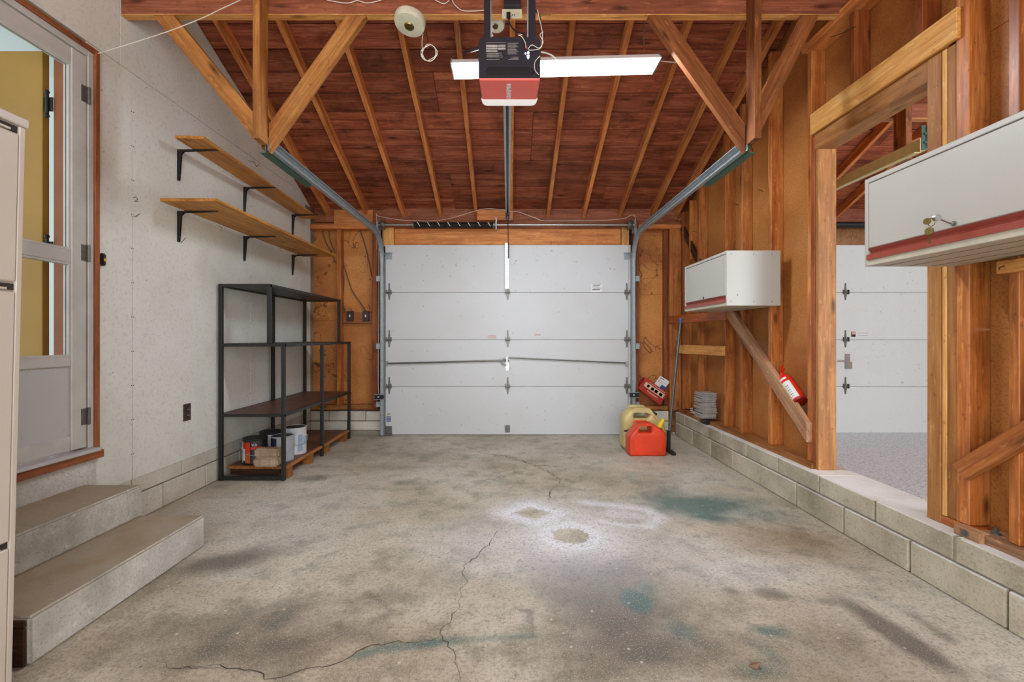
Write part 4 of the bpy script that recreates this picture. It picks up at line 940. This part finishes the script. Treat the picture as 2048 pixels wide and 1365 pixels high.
# smoke detectors
for (px, py, Y, r, lab, tl) in ((819, 49, 2.47, .084, 'round white smoke detector on the tie beam above a coil of wire', .16), (991, 49, 2.66, .055, 'round ivory smoke detector half hidden by the opener strap', .25)):
    t = thing('smoke_detector', lab, 'smoke detector', (F(px, Y), Y, H(py, Y)))
    Wd = Matrix.Translation((F(px, Y), Y, H(py, Y))) @ Matrix.Rotation(-tl, 4, 'X') @ Matrix.Rotation(.12, 4, 'Y')
    MB().lathe([(r*.99, .035), (r, .03), (r, .005), (r*.94, -.006), (r*.5, -.012), (.001, -.013)][::-1], (0, 0, 0), n=36).done('housing', 'ivory', t, smooth=True, world=Wd)
    MB().lathe([(r*.001, -.018), (r*.28, -.018), (r*.33, -.012)], (0, 0, 0), n=20).done('sensor_cap', 'brass', t, smooth=True, world=Wd)
cl = []
for i in range(44): cl.append((F(858+17*math.cos(i*.45)+i*.12, 2.5), 2.5+.004*math.sin(i), H(100+17*math.sin(i*.45)*(.8+.02*i % 3), 2.5)))
wirecurve('wire_coil', [(F(846, 2.5), 2.5, H(68, 2.5)), (F(844, 2.5), 2.5, H(85, 2.5))]+[(F(858+(15+2*math.sin(i))*math.cos(i*.8+2.6), 2.5), 2.5+.003*(i % 3), H(105+(15+2.5*math.cos(i*1.7))*math.sin(i*.8+2.6), 2.5)) for i in range(26)], .0016, 'wire')
tag(bpy.data.objects['wire_coil'], 'small coil of thin white wire hanging below the white smoke detector', 'wire')
wirecurve('hanging_wire_bundle', [(F(968+(i % 2)*12+i*.7, 2.42), 2.42, H(72-(i % 3)*12, 2.42)) for i in range(12)], .0016, 'wire'); tag(bpy.data.objects['hanging_wire_bundle'], 'tangle of white wires beside the opener strap', 'wire')
wirecurve('alarm_wire', [(XL+.01, 2.40, H(108, 2.40)), (F(230, 2.40), 2.40, H(97, 2.40)), (F(330, 2.44), 2.44, H(65, 2.44)), (F(400, 2.47), 2.47, H(38, 2.47)), (F(440, 2.5), 2.5, H(19, 2.5)), (F(482, 2.53), 2.53, H(-1, 2.53)), (F(500, 2.55), 2.555, 3.03)], .0025, 'wire')
tag(bpy.data.objects['alarm_wire'], 'white wire strung from the screen door corner up to the tie beam', 'wire')
wirecurve('beam_wire', [(F(x, 2.545), 2.545, H(y, 2.545)) for x, y in ((640, -8), (655, 0), (690, 6), (705, 4), (715, 1), (735, 6), (762, 0), (780, -8))], .0022, 'wire'); tag(bpy.data.objects['beam_wire'], 'white wire drooping along the tie beam left of the smoke detector', 'wire')
wirecurve('beam_wire', [(F(x, 2.545), 2.545, H(y, 2.545)) for x, y in ((860, -6), (885, 7), (895, 4), (902, -3), (910, 10), (925, 21), (950, 22), (970, 21), (980, 28), (982, 60))], .0022, 'wire'); tag(bpy.data.objects['beam_wire.001'], 'white wire drooping along the tie beam into the opener', 'wire')

# ------------------------------------------------------------------ concrete steps
st = thing('concrete_steps', 'two rough concrete steps below the screen door', 'steps', (-1.9, 1.9, 0))
MB().box(-2.19, -1.57, 1.486, 2.342, .001, .162).done('step', 'concrete', st, .008, seg=2); MB().box(-2.19, -1.885, 1.486, 2.335, .1625, .322).done('step', 'concrete', st, .008, seg=2)
wb = thing('dark_end_boards', 'thin dark boards across the near end of the lower step', 'timber', (-1.75, 1.42, 0))
lumber('timber', -2.1, -1.578, 1.474, 1.4855, .004, .128, 'darkwood', wb); lumber('timber', -2.1, -1.578, 1.476, 1.4855, .131, .154, 'darkwood', wb)  # thin dark-coloured boards set against the step's near end face

# ------------------------------------------------------------------ tall beige cabinet, far left
tc = thing('storage_cabinet', 'tall beige enamel drawer cabinet cut off at the picture edge', 'cabinet', (-1.75, 1.0, 0))
Wc = Matrix.Translation((-1.474, 0, 0)) @ Matrix.Rotation(.0245, 4, 'Y')
def cbx(name, x0, x1, y0, y1, z0, z1, m, bv=.003): return MB().box(x0, x1, y0, y1, z0, z1).done(name, m, tc, bv, world=Wc)
cbx('body', -.5, -.012, .44, 1.345, 0, 1.715, 'beige'); cbx('lid', -.505, .003, .43, 1.352, 1.704, 1.73, 'beige')
for z0_, z1_ in ((.03, .462), (.482, 1.215), (1.245, 1.678)): cbx('drawer_front', -.012, 0, .455, 1.328, z0_, z1_, 'beige', .004)
cbx('stile', -.012, -.001, 1.329, 1.345, 0, 1.703, 'beige', .002)
for z in (.472, 1.23, 1.691): cbx('pull_recess', -.012, -.008, .46, 1.33, z-.009, z+.009, 'cabgap', 0); cbx('pull_lip', -.01, .0, .5, 1.305, z-.009, z-.003, 'beige', .001)

# ------------------------------------------------------------------ wall shelves with brackets
def bracket(Y, z, n_len, label, tiltz=0):
    t = thing('shelf_bracket', label, 'bracket', (XL, Y, z))
    b = MB(); x = XL+.002
    b.poly([(x, Y-.008, z), (x, Y-.008, z-.2), (x+.004, Y-.008, z-.205), (x+.010, Y-.008, z-.2), (x+.022, Y-.008, z-.03), (x+.04, Y-.008, z-.012), (x+n_len, Y-.008, z-.004), (x+n_len, Y-.008, z)], (0, .003, 0))
    b.box(x, x+.003, Y-.012, Y+.012, z-.205, z); b.box(x, x+n_len, Y-.012, Y+.012, z-.0035, z)
    b.poly([(x, Y+.005, z), (x, Y+.005, z-.2), (x+.004, Y+.005, z-.205), (x+.010, Y+.005, z-.2), (x+.022, Y+.005, z-.03), (x+.04, Y+.005, z-.012), (x+n_len, Y+.005, z-.004), (x+n_len, Y+.005, z)], (0, .003, 0))
    b.done('bracket_arm', 'black', t, .001)
    b = MB()
    for dz in (-.03, -.17): b.tube([(x+.003, Y, z+dz), (x+.007, Y, z+dz)], .005, 8)
    tag(b.done('screws', 'steel', t), kind='stuff')
    return t
for Y, wd in ((3.01, 'nearest the screen door'), (3.76, 'in the middle'), (4.60, 'nearest the far corner')):
    bracket(Y, 2.329, .26, 'black steel bracket under the upper wall shelf, '+wd)
    bracket(Y, 1.921, .26, 'black steel bracket under the lower wall shelf, '+wd)
t = thing('wall_shelf', 'narrow pine plank, upper of the two wall shelves', 'shelf', (-2, 3.8, 2.33)); bar('shelf_board', (-2.0, 2.84, 2.3395), (-2.085, 4.77, 2.3395), (1, 0, 0), .175, .019, 'shelfwood', t, .002)
t = thing('wall_shelf', 'wide pine plank with splintered end, lower of the two wall shelves', 'shelf', (-2, 3.8, 1.92)); bar('shelf_board', (-1.975, 2.79, 1.9315), (-1.965, 4.72, 1.9315), (1, 0, 0), .345, .019, 'shelfwood', t, .002)
# sensor, outlet
t = thing('door_button', 'small black push button beside the screen door trim', 'button', (XL, 2.436, 1.5)); box('housing', XL, XL+.022, 2.425, 2.452, H(532, 2.436), H(507, 2.436), 'blackplastic', t, .006, 2); box('button', XL+.022, XL+.026, 2.432, 2.446, H(523, 2.436), H(517, 2.436), 'yellowbright', t, .001)
wirecurve('lead', [(XL+.004, 2.42, H(507, 2.42)), (XL+.004, 2.418, 1.8), (XL+.004, 2.42, 2.3), (XL+.004, 2.42, 2.57)], .002, 'wire', t)
def duplex(t, x, Y, Z):
    cp = box('cover_plate', x, x+.006, Y-.035, Y+.035, Z-.058, Z+.058, 'darkbrown', t, .002)
    for dz in (-.02, .02): MB().lathe([(.015, .006), (.016, .009), (.014, .010)], (x, Y, Z+dz), 'X', 14).done('receptacle', 'darkbrown', cp)
    b = MB()
    for dz in (-.02, .02):
        for dy in (-.006, .006): b.box(x+.0098, x+.0108, Y+dy-.001, Y+dy+.001, Z+dz-.004, Z+dz+.004)
    tag(b.done('slots', 'white', t), kind='stuff')
duplex(thing('wall_outlet', 'dark brown double outlet low on the grey wall beside the wire shelving', 'outlet', (XL, 3.09, .57)), XL, 3.09, H(825, 3.09))
for px, lab in ((701, 'dark brown switch, the one nearer the shelving'), (732.5, 'dark brown switch, the one nearer the garage door')):
    t = thing('light_switch', lab, 'switch', (F(px, YF), YF, 1.3)); x, z = F(px, YF+.02), H(632.5, YF)
    sp_ = box('switch_plate', x-.035, x+.035, YF+.0, YF+.03, z-.056, z+.056, 'darkbrown', t, .003); box('toggle', x-.007, x+.007, YF-.012, YF, z-.014, z+.014, 'white', sp_, .002)
for i, pts in enumerate((((643, 457), (652, 485), (660, 500), (672, 527)), ((658, 457), (660, 480), (670, 505)), ((683, 517), (697, 560), (705, 583), (720, 605), (731, 622)), ((684, 530), (688, 560), (686, 600), (690, 622), (697, 632)), ((719, 458), (727, 480), (735, 510), (742, 545), (746, 560)), ((738, 626), (745, 624)))):
    wirecurve('electric_cable', [(F(x, YS-.02), YS-.02, H(y, YS-.02)) for x, y in pts], .006, 'cable'); o = bpy.data.objects['electric_cable'+('' if i == 0 else '.%03d' % i)]
    tag(o, ('brown cable running down behind the end of the lower wall shelf', 'second brown cable behind the lower wall shelf, closer to the stud', 'brown cable slanting down to the switch nearer the garage door', 'brown cable dropping to the switch nearer the shelving', 'brown cable running down beside the red door post', 'short stub of cable between the switch and the red door post')[i], 'cable')

# ------------------------------------------------------------------ black steel shelving
rk = thing('steel_shelving', 'black angle-steel shelving unit with brown boards against the grey wall', 'shelving', (-1.94, 4.1, 0))
ry0, ry1, rm = 3.40, 4.83, 4.10; xi, xo, xu = -2.178, -1.69, -1.80; q = .027
ZT, ZM, ZL = 1.484, 1.035, .505
def post(name, x, y, z0, z1): y += .004 if y > 4 else 0; return box(name, x-q/2, x+q/2, y, y+q, z0, z1, 'rackblack', rk, .002)
post('post', xi+q/2, ry0, 0, ZT); post('post', xi+q/2, rm+.05, 0, ZT); post('post', xi+q/2, ry1-q, 0, ZT)
post('post', xo-q/2+.01, ry0, 0, ZM); post('post', xo-q/2+.01, rm, .0, ZM); post('post', xo-q/2+.01, ry1-q, 0, ZM)
post('post', xu, ry0, ZM, ZT); post('post', xu, ry1-q, ZM, ZT)
def rail(x0, x1, y0, y1, z): return box('rail', x0, x1, y0, y1, z-.024, z, 'rackblack', rk, .002)
for z, xr in ((ZT, xu+q/2), (ZM, xo+.01), (ZL, xo+.01)):
    rail(xi, xr, ry0+.002, ry0+.03, z); rail(xi, xr, ry1-.03, ry1-.002, z); rail(xr-.03, xr-.001, ry0+.03, ry1-.03, z); rail(xi, xi+.03, ry0+.03, ry1-.03, z)
rail(xi, xo, ry0+.002, ry0+.034, .032)
lumber('shelf_board', xi+.031, xu-.014, ry0+.031, ry1-.031, ZT-.014, ZT-.001, 'rackblack', rk, .001)
lumber('shelf_board', xi+.031, xo-.012, ry0+.031, ry1-.031, ZM-.014, ZM-.001, 'rackblack', rk, .001)
lumber('shelf_board', xi+.031, xo-.012, ry0+.031, rm+.02, ZL-.014, ZL-.001, 'brownboard', rk, .001); lumber('shelf_board', xi+.031, xo-.012, rm+.024, ry1-.031, ZL-.014, ZL-.001, 'brownboard', rk, .001)
pl = thing('wooden_platform', 'low wooden platform on blocks under the steel shelving', 'platform', (-1.93, 4.1, 0))
lumber('deck_board', xi+.04, xo+.01, ry0+.04, rm-.004, .078, .098, 'pallet', pl); lumber('deck_board', xi+.04, xo+.01, rm+.042, ry1-.04, .078, .098, 'pallet', pl)
lumber('deck_cover', xi+.045, xo-.012, ry0+.06, ry1-.05, .0985, .1005, 'brownboard', pl, 0)
for (a, b_) in ((ry0+.06, rm-.02),): lumber('apron', xi+.06, xo-.05, ry0+.05, ry0+.07, .034, .077, 'darkwood', pl)
for px, yy in ((572, 3.47), (620, 3.85), (648, 4.2), (683, 4.68)): lumber('block_foot', xo-.07, xo+.005, yy, yy+.075, 0, .077, 'pallet', pl)

# paint cans
def can(name, label, X, Y, r, h, m, lidm='lid', bands=None, cat='paint can', handle=True, z0=.1006):
    t = thing(name, label, cat, (X, Y, z0))
    b = MB(); b.lathe([(r*.97, .001), (r, .006), (r, .012), (r*.985, .016), (r*.985, h-.012), (r, h-.008), (r, h-.001), (r*.93, h), (r*.92, h-.006), (r*.7, h-.006), (.001, h-.006)], (X, Y, z0), n=36); b.done('can_body', m, t, smooth=True); cbd = t.children[0]
    MB().lathe([(.001, 0), (r*.86, 0), (r*.88, .004), (r*.80, .004), (r*.78, .0015), (.001, .0015)], (X, Y, z0+h-.006), n=32).done('can_lid', lidm, t, smooth=True)
    if bands:
        for (a0, a1, zz0, zz1, bm_) in bands:
            b = MB(); n = 10; rr = r*.99+.0008
            ring = [(X+rr*math.cos(math.radians(a0+(a1-a0)*i/n)), Y+rr*math.sin(math.radians(a0+(a1-a0)*i/n))) for i in range(n+1)]
            for (xa, ya), (xb, yb) in zip(ring, ring[1:]): b._f([b.bm.verts.new(p) for p in ((xa, ya, z0+zz0), (xb, yb, z0+zz0), (xb, yb, z0+zz1), (xa, ya, z0+zz1))])
            b.done('label_patch', bm_, cbd, smooth=True)
    if handle:
        pts = [(X+(r+.006)*math.cos(a), Y-(r+.006)*abs(math.sin(a))*1.0 if True else 0, z0+h*.62-math.sin(a)*h*.25) for a in [PI*i/12 for i in range(13)]]
        hd = handle if isinstance(handle, (int, float)) and handle is not True else 0
        Rm = Matrix.Translation((X, Y, 0)) @ Matrix.Rotation(hd, 4, 'Z') @ Matrix.Translation((-X, -Y, 0))
        MB().tube([Rm @ Vector(p) for p in pts], .0018, 6).done('wire_handle', 'steel', t, smooth=True)
        b = MB()
        for sx in (-1, 1): 
            p = Rm @ Vector((X+sx*(r), Y, z0+h*.62)); p2 = Rm @ Vector((X+sx*(r+.007), Y, z0+h*.62)); b.tube([p, p2], .007, 8)
        tag(b.done('handle_ears', 'steel', t), kind='stuff')
    return t
can('paint_can', 'black paint can with red and white label behind the pavers', -1.99, 3.562, .088, .195, 'canblack', 'canblack', [(-178, -128, .01, .175, 'paper'), (-126, -85, .10, .17, 'canred'), (-128, -112, .03, .12, 'paper'), (-110, -84, .012, .098, plain('label_orange', S(190, 96, 40))), (-82, -30, .115, .135, 'canred'), (-80, -30, .14, .18, 'ink')], handle=.5)
t_ = bpy.data.objects['paint_can']
text('label_lettering', 'VA', .034, Matrix.Translation((-1.951, 3.4815, .25)) @ Matrix.Rotation(.42, 4, 'Z') @ FACE, 'paper', t_, .9, .0004)
can('paint_can', 'dark paint can with a silver lid rim at the back of the group', -1.972, 3.76, .084, .205, 'canblack', 'canblack', [(-95, -45, .03, .185, 'paper')])
can('paint_can', 'grey paint can with a navy label behind the front shelving post', -1.800, 3.615, .084, .20, 'cangrey', 'lid', [(-165, -95, .105, .188, 'navy')], handle=.35)
can('paint_bucket', 'white metal pail with dried blue-grey paint drips', -1.807, 3.835, .093, .225, 'canwhite', 'lid', [(-50, -25, .03, .17, plain('blue_paint', S(150, 172, 196))), (-20, 0, .08, .15, plain('blue_paint_b', S(166, 186, 206)))], 'pail', handle=.7)
for k, (x0_, x1_) in enumerate(((-1.925, -1.74), (-1.918, -1.731))):
    t = thing('stone_paver', ('rounded concrete paver, bottom one of the pair by the paint cans', 'rounded concrete paver resting on top of another by the paint cans')[k], 'paver', (-1.83, 3.47, .1))
    z = .1008+k*.069; b = MB()
    MB().box(x0_, x1_, 3.41, 3.50, z, z+.068).done('stone', 'brickpaver', t, .013, seg=3, smooth=True)
    b = MB()
    for fx in (.28, .68): x = x0_+(x1_-x0_)*fx; b.box(x-.003, x+.003, 3.4085, 3.412, z+.010, z+.058)
    b.done('score_line', 'mortar', t)

# ------------------------------------------------------------------ fuel cans, mop
t = thing('fuel_can', 'red plastic fuel can with yellow spout on the floor in front', 'fuel can', (1.25, 4.11, 0))
Yr = 4.10; f2 = lambda x, y: ((x-1259)*Yr/FPX, (916-y)*Yr/FPX)
out = [f2(1259, 916)+(.03,), f2(1333, 916)+(.03,), f2(1333, 868)+(.04,), f2(1310, 853)+(.02,), f2(1306, 851)+(.01,), f2(1278, 851)+(.015,), f2(1272, 862)+(.02,), f2(1259, 876)+(.03,)]
hole = [f2(1279, 868.5), f2(1304, 868.5), f2(1302, 854), f2(1280, 854)]
flat(rounded(out, .02), [rounded(hole, .008)[::-1]], .16, .02, 'can_body', 'red', t, Matrix.Translation((F(1259, Yr), Yr+.08, .001)) @ FACE, 4)
e = rounded([f2(1268, 907), f2(1325, 907), f2(1325, 876), f2(1268, 880)], .01)
MB().hull([(F(1259, Yr)+x, Yr-.0025, z) for x, z in e], [(F(1259, Yr)+x, Yr+.006, z) for x, z in e]).done('embossed_panel', 'red', t, .002)
sp0, sp1 = Vector((F(1321, Yr), Yr+.05, H(860, Yr))), Vector((F(1331, Yr), Yr+.06, H(841, Yr)))
MB().tube([sp0-Vector((.018, 0, .034)), sp0-Vector((.004, 0, .006)), sp0+Vector((.004, 0, .012))], [.036, .036, .030], 16).done('screw_cap', 'blackplastic', t, smooth=False)
MB().tube([sp0, sp1], [.026, .018], 14).done('spout', 'yellowbright', t, smooth=True)
t = thing('fuel_can', 'aged yellow plastic fuel can with black cap standing behind the red one', 'fuel can', (1.3, 4.4, 0))
Yy = 4.33; f2 = lambda x, y: ((x-1246)*Yy/FPX, (901-y)*Yy/FPX)
out = [f2(1248, 901)+(.04,), f2(1333, 901)+(.04,), f2(1333, 852)+(.06,), f2(1306, 824)+(.04,), f2(1296, 820)+(.03,), f2(1262, 820)+(.05,), f2(1247, 838)+(.06,)]
hole = [f2(1269, 838), f2(1297, 838), f2(1302, 830), f2(1296, 822.5), f2(1271, 822.5)]
flat(rounded(out, .02, 5), [rounded(hole, .012)[::-1]], .19, .03, 'can_body', 'yellow', t, Matrix.Translation((F(1246, Yy), Yy+.10, .001)) @ FACE, 5)
p = Vector((F(1311, Yy), Yy+.08, H(834, Yy))); MB().tube([p-Vector((.03, 0, .045)), p+Vector((.006, 0, .006))], [.032, .024], 14).done('spout_neck', 'yellow', t)
MB().tube([p, p+Vector((.02, 0, .03))], .029, 12).done('screw_cap', 'blackplastic', t)
b = MB(); b.tube([(F(1250, Yy), Yy+.02, H(863, Yy)), (F(1262, Yy), Yy-.01, H(861, Yy))], .012, 8); b.tube([(F(1251, Yy), Yy+.0, H(873, Yy)), (F(1258, Yy), Yy-.012, H(873, Yy))], .014, 8); b.done('tap', 'black', t)
MB().tube([(F(1262, Yy), Yy-.012, H(859, Yy)), (F(1268, Yy), Yy-.014, H(861, Yy))], .008, 8).done('tap_cap', 'extdark', t)
t = thing('mop', 'grey metal pole mop with blue tip leaning on the nailed board', 'mop', (1.5, 4.26, 0))
pa, pb_ = Vector((1.515, 4.28, .06)), Vector((1.762, 4.62, 1.235))
MB().tube([pa, pb_], .0125, 10).done('pole', 'pole', t, smooth=True); MB().tube([pb_, pb_+Vector((.004, .006, .03)), pb_+Vector((.006, .008, .045))], [.014, .016, .010], 10).done('grip', 'bluetip', t, smooth=True)
b = MB(); b.box(1.495, 1.535, 4.13, 4.31, .001, .03); b.box(1.50, 1.53, 4.25, 4.29, .03, .2); b.done('mop_head', 'blackplastic', t, .006)

# cartons on the ledge
def carton(name, label, cat, quad, Y, dep, m, extras):
    c = [Vector((F(x, Y), Y, H(y, Y))) for x, y in quad]; t = thing(name, label, cat, c[2])
    MB().poly(c, (0, dep, 0)).done('carton', m, t, .002)
    for u0, u1, v0, v1, mm in extras:
        P = lambda u, v: c[0]+(c[1]-c[0])*u+(c[3]-c[0])*v+Vector((0, -.0008, 0))
        MB().poly([P(u0, v0), P(u1, v0), P(u1, v1), P(u0, v1)], (0, .0006, 0)).done('print', mm, t)
    return t
carton('cardboard_box', 'red printed cardboard box tipped on the ledge beside the garage door', 'box', [(1291, 756), (1336, 787), (1320, 811), (1277, 778)], 4.95, .085, 'boxred',
       [(.1, .93, .22, .58, 'boxtan'), (.2, .3, .3, .5, 'tilegrey'), (.74, .86, .3, .52, 'ink'), (.38, .5, .3, .52, 'weather'), (.54, .66, .3, .52, 'tilegrey'), (.2, .9, .1, .13, 'boxtan'), (.3, .8, .72, .76, 'boxtan'), (.35, .75, .80, .82, 'boxtan'), (0, 1, .63, .66, 'extdark')])
carton('cardboard_box', 'small white and blue carton leaning behind the red box', 'box', [(1321, 752), (1340, 764), (1327, 782), (1308, 770)], 5.037, .012, 'paper',
       [(.55, 1, .62, 1, 'blue'), (.1, .5, .12, .18, 'ink'), (.15, .8, .35, .38, 'tilegrey'), (.1, .7, .5, .53, 'tilegrey'), (.1, .2, .2, .6, 'boxtan')])

# stack of tiles: every tile its own object
first = None; zt = .327
for i in range(21):
    hgt = .0082
    if first is None:
        b = MB().box(-.0725, .0725, -.0725, .0725, 0, hgt); first = b.done('floor_tile', 'tilegrey', None, .0012, world=Matrix.Translation((1.862, 4.275, zt))); o = first
    else:
        o = first.copy(); C.objects.link(o); o.matrix_basis = Matrix.Translation((1.862+random.uniform(-.006, .006)+(.004 if i < 8 else 0), 4.275+random.uniform(-.004, .004), zt)) @ Matrix.Rotation(random.uniform(-.09, .09), 4, 'Z')
    tag(o, 'grey square tile in the tall stack on the block curb', 'tile', 'grey tiles stacked on the curb')
    if i == 20: o['label'] = 'topmost grey square tile of the stack on the block curb'
    if i == 0: o['label'] = 'lowest grey square tile of the stack on the block curb'
    zt += hgt+.0028+(.003 if i in (3, 12) else 0)
o = box('spacer_pad', 1.845, 1.905, 4.225, 4.335, .263, .3265, 'blackplastic', None, .003); tag(o, 'black pad holding up the stack of grey tiles', 'pad')
t = thing('cable_coil', 'small coil of white cord with black plug beside the tile stack', 'cord', (1.80, 4.6, .29))
cpts = [(1.90+(.035+.006*math.sin(i*1.3))*math.cos(i*.7), 4.62+(.05)*math.sin(i*.7), .302+.0022*i) for i in range(24)]
MB().tube(curve(cpts, 4), .0045, 6).done('cord', 'wire', t, smooth=True); box('plug', 1.875, 1.905, 4.56, 4.60, .335, .365, 'blackplastic', t, .006)

# fire extinguisher lying in the stud bay on the brace
fe = thing('fire_extinguisher', 'small red fire extinguisher lying on the diagonal brace between studs', 'fire extinguisher', (1.955, 3.0, .65))
ea, eb = Vector((1.925, 2.975, .655)), Vector((1.925, 3.165, .81)); ed = (eb-ea).normalized(); L = (eb-ea).length
Re = Matrix.Translation(ea) @ ed.to_track_quat('Z', 'Y').to_matrix().to_4x4()
r = .043
MB().lathe([(r*.9, 0), (r, .006), (r, L*.82), (r*.85, L*.93), (r*.5, L), (r*.35, L+.01)], (0, 0, 0), n=28).done('cylinder', 'extred', fe, smooth=True, world=Re); cyl = bpy.data.objects['cylinder']
MB().lathe([(r*.7, -.001), (r*1.005, -.001), (r*1.005, .012)], (0, 0, 0), n=28).done('base_ring', 'extdark', fe, smooth=False, world=Re)
inv = Re.inverted(); vc = inv.to_3x3() @ Vector((-.8, -.55, .1)); ac = math.atan2(vc.y, vc.x)
def epatch(a0, a1, z0, z1, m, name='label_patch', rr=r+.0008):
    b = MB(); n = 10; ring = [(rr*math.cos(ac+a0+(a1-a0)*i/n), rr*math.sin(ac+a0+(a1-a0)*i/n)) for i in range(n+1)]
    for (xa, ya), (xb, yb) in zip(ring, ring[1:]): b._f([b.bm.verts.new(q_) for q_ in ((xa, ya, z0), (xb, yb, z0), (xb, yb, z1), (xa, ya, z1))])
    return b.done(name, m, cyl, smooth=True, world=Re)
epatch(-.75, .75, .02, L*.68, 'paper')
for i in range(6): epatch(-.6+(i % 2)*.3, .2, .035+i*.018, .040+i*.018, 'ink' if i % 2 else 'tilegrey', 'print_line', r+.0012)
epatch(-.6, .6, L*.76, L*.82, 'paper')
b = MB(); b.lathe([(.012, 0), (.014, .02), (.010, .03)], (0, 0, L), n=12); b.done('valve', 'extred', fe, world=Re)
side = (inv.to_3x3() @ Vector((0, -.6, .75))); side.z = 0; side.normalize()
b = MB(); b.obox(Vector((0, 0, L+.018))-side*.012, Vector((0, 0, L+.03))+side*.05, (0, 0, 1), .008, .016); b.obox(Vector((0, 0, L+.03)), Vector((0, 0, L+.055))+side*.055, (0, 0, 1), .006, .016); b.done('lever', 'extred', fe, .001, world=Re)
b = MB(); pg = Vector((0, 0, L+.012))-side*.02; b.tube([pg, pg-side*.012], .014, 12); b.done('gauge', 'chrome', fe, world=Re)

# ------------------------------------------------------------------ wall cabinets
def wall_cabinet(label, y0, y1, z0, z1, keys=False, xf=1.53):
    t = thing('wall_cabinet', label, 'cabinet', (XR, (y0+y1)/2, z0)); b = MB(); xb = XR-.003; th_ = .018
    box('end_panel', xf, xb, y0, y0+th_, z0, z1, 'cabinet', t, .002); box('end_panel', xf, xb, y1-th_, y1, z0, z1, 'cabinet', t, .002)
    box('top_panel', xf, xb, y0+th_, y1-th_, z1-.02, z1, 'cabinet', t, .002); bp_ = box('bottom_panel', xf, xb, y0+th_, y1-th_, z0, z0+.028, 'cabunder', t, .002)
    for k in range(3): x = xf+.07+k*.1; box('groove', x, x+.003, y0+th_, y1-th_, z0-.0008, z0, 'cabgap', bp_, 0)
    box('back_panel', xb-.01, xb, y0+th_, y1-th_, z0+.028, z1-.02, 'cabinet', t, 0)
    dz0, dz1 = z0+.032, z1-.023
    b = MB(); b.box(xf+.001, xf+.016, y0+th_+.002, y1-th_-.002, dz0+.042, dz1); fd = b.done('flipper_door', 'cabinet', t, .003)
    b = MB(); ya, yb = y0+th_+.002, y1-th_-.002
    pr = [(xf+.014, dz0+.042), (xf-.002, dz0+.040), (xf+.010, dz0+.026), (xf+.012, dz0+.018), (xf-.008, dz0+.014), (xf-.008, dz0-.008), (xf+.014, dz0-.008)]
    b.hull([(x, ya, z) for x, z in pr], [(x, yb, z) for x, z in pr]); b.done('pull_rail', 'rust', fd)
    yc = (y0+y1)/2
    MB().tube([(xf+.002, yc, dz0+.055), (xf-.002, yc, dz0+.055)], .009, 14).done('lock', 'dullsteel' if keys else 'black', fd)
    if not keys:
        b = MB()
        for fx in (.08, .5, .84):
            for z in (z0+.03, z1-.025): x = xf+(xb-xf)*fx; b.tube([(x, y0-.001, z), (x, y0+.002, z)], .004, 8)
        x = xf+.075; b.tube([(x, y0-.001, z0+.075), (x, y0+.002, z0+.075)], .005, 8); tag(b.done('screws', 'dullsteel', t), kind='stuff')
    return t, yc, dz0
wall_cabinet('off-white flip-up wall cabinet above the two nailed boards', 3.165, 3.92, 1.303, 1.69)
_, yc, dz0 = wall_cabinet('large off-white flip-up wall cabinet partly covering the doorway, keys in its lock', 1.165, 1.942, 1.385, 1.757, True)
ks = thing('key_ring', 'two brass keys hanging from the lock of the large wall cabinet', 'keys', (1.5, yc, dz0+.055))
kx = 1.49; zk = dz0+.055
b = MB(); b.obox((1.525, yc, zk), (1.478, yc+.006, zk+.022), (0, 1, 0), .008, .003); b.tube([(1.478, yc+.001, zk+.022), (1.478, yc+.012, zk+.022)], .012, 14); b.done('key', 'chrome', ks)
R0 = Vector((1.462, yc+.008, zk+.012))
b = MB(); b.tube([R0+Vector((0, .014*math.cos(a), .014*math.sin(a)-.004)) for a in [i*PI/8 for i in range(17)]], .0013, 6); b.done('ring', 'brass', ks)
b = MB(); c0 = R0+Vector((-.004, .014, .002)); b.tube([c0, c0+Vector((.003, .001, 0))], .0115, 16); b.done('key', 'brass', ks)
b = MB(); c0 = R0+Vector((-.004, .006, -.034)); b.tube([c0, c0+Vector((.003, .001, 0))], .0135, 16); b.obox(c0+Vector((.0015, 0, -.01)), c0+Vector((.0015, 0, -.042)), (0, 1, 0), .008, .0026); b.done('key', 'brass', ks)

# small blue bottle behind the doorway
t = thing('blue_bottle', 'small dark blue bottle on the epoxy floor behind the doorway jamb', 'bottle', (2.07, 2.9, .03))
bx, by = F(1677, 2.93), 2.93
MB().lathe([(.022, .031), (.024, .04), (.024, .12), (.014, .135), (.012, .14)], (bx, by, 0), n=16).done('bottle_body', plain('bottle_blue', S(30, 44, 90), .3), t, smooth=True); MB().lathe([(.013, .141), (.013, .158)], (bx, by, 0), n=12).done('cap', 'blackplastic', t)
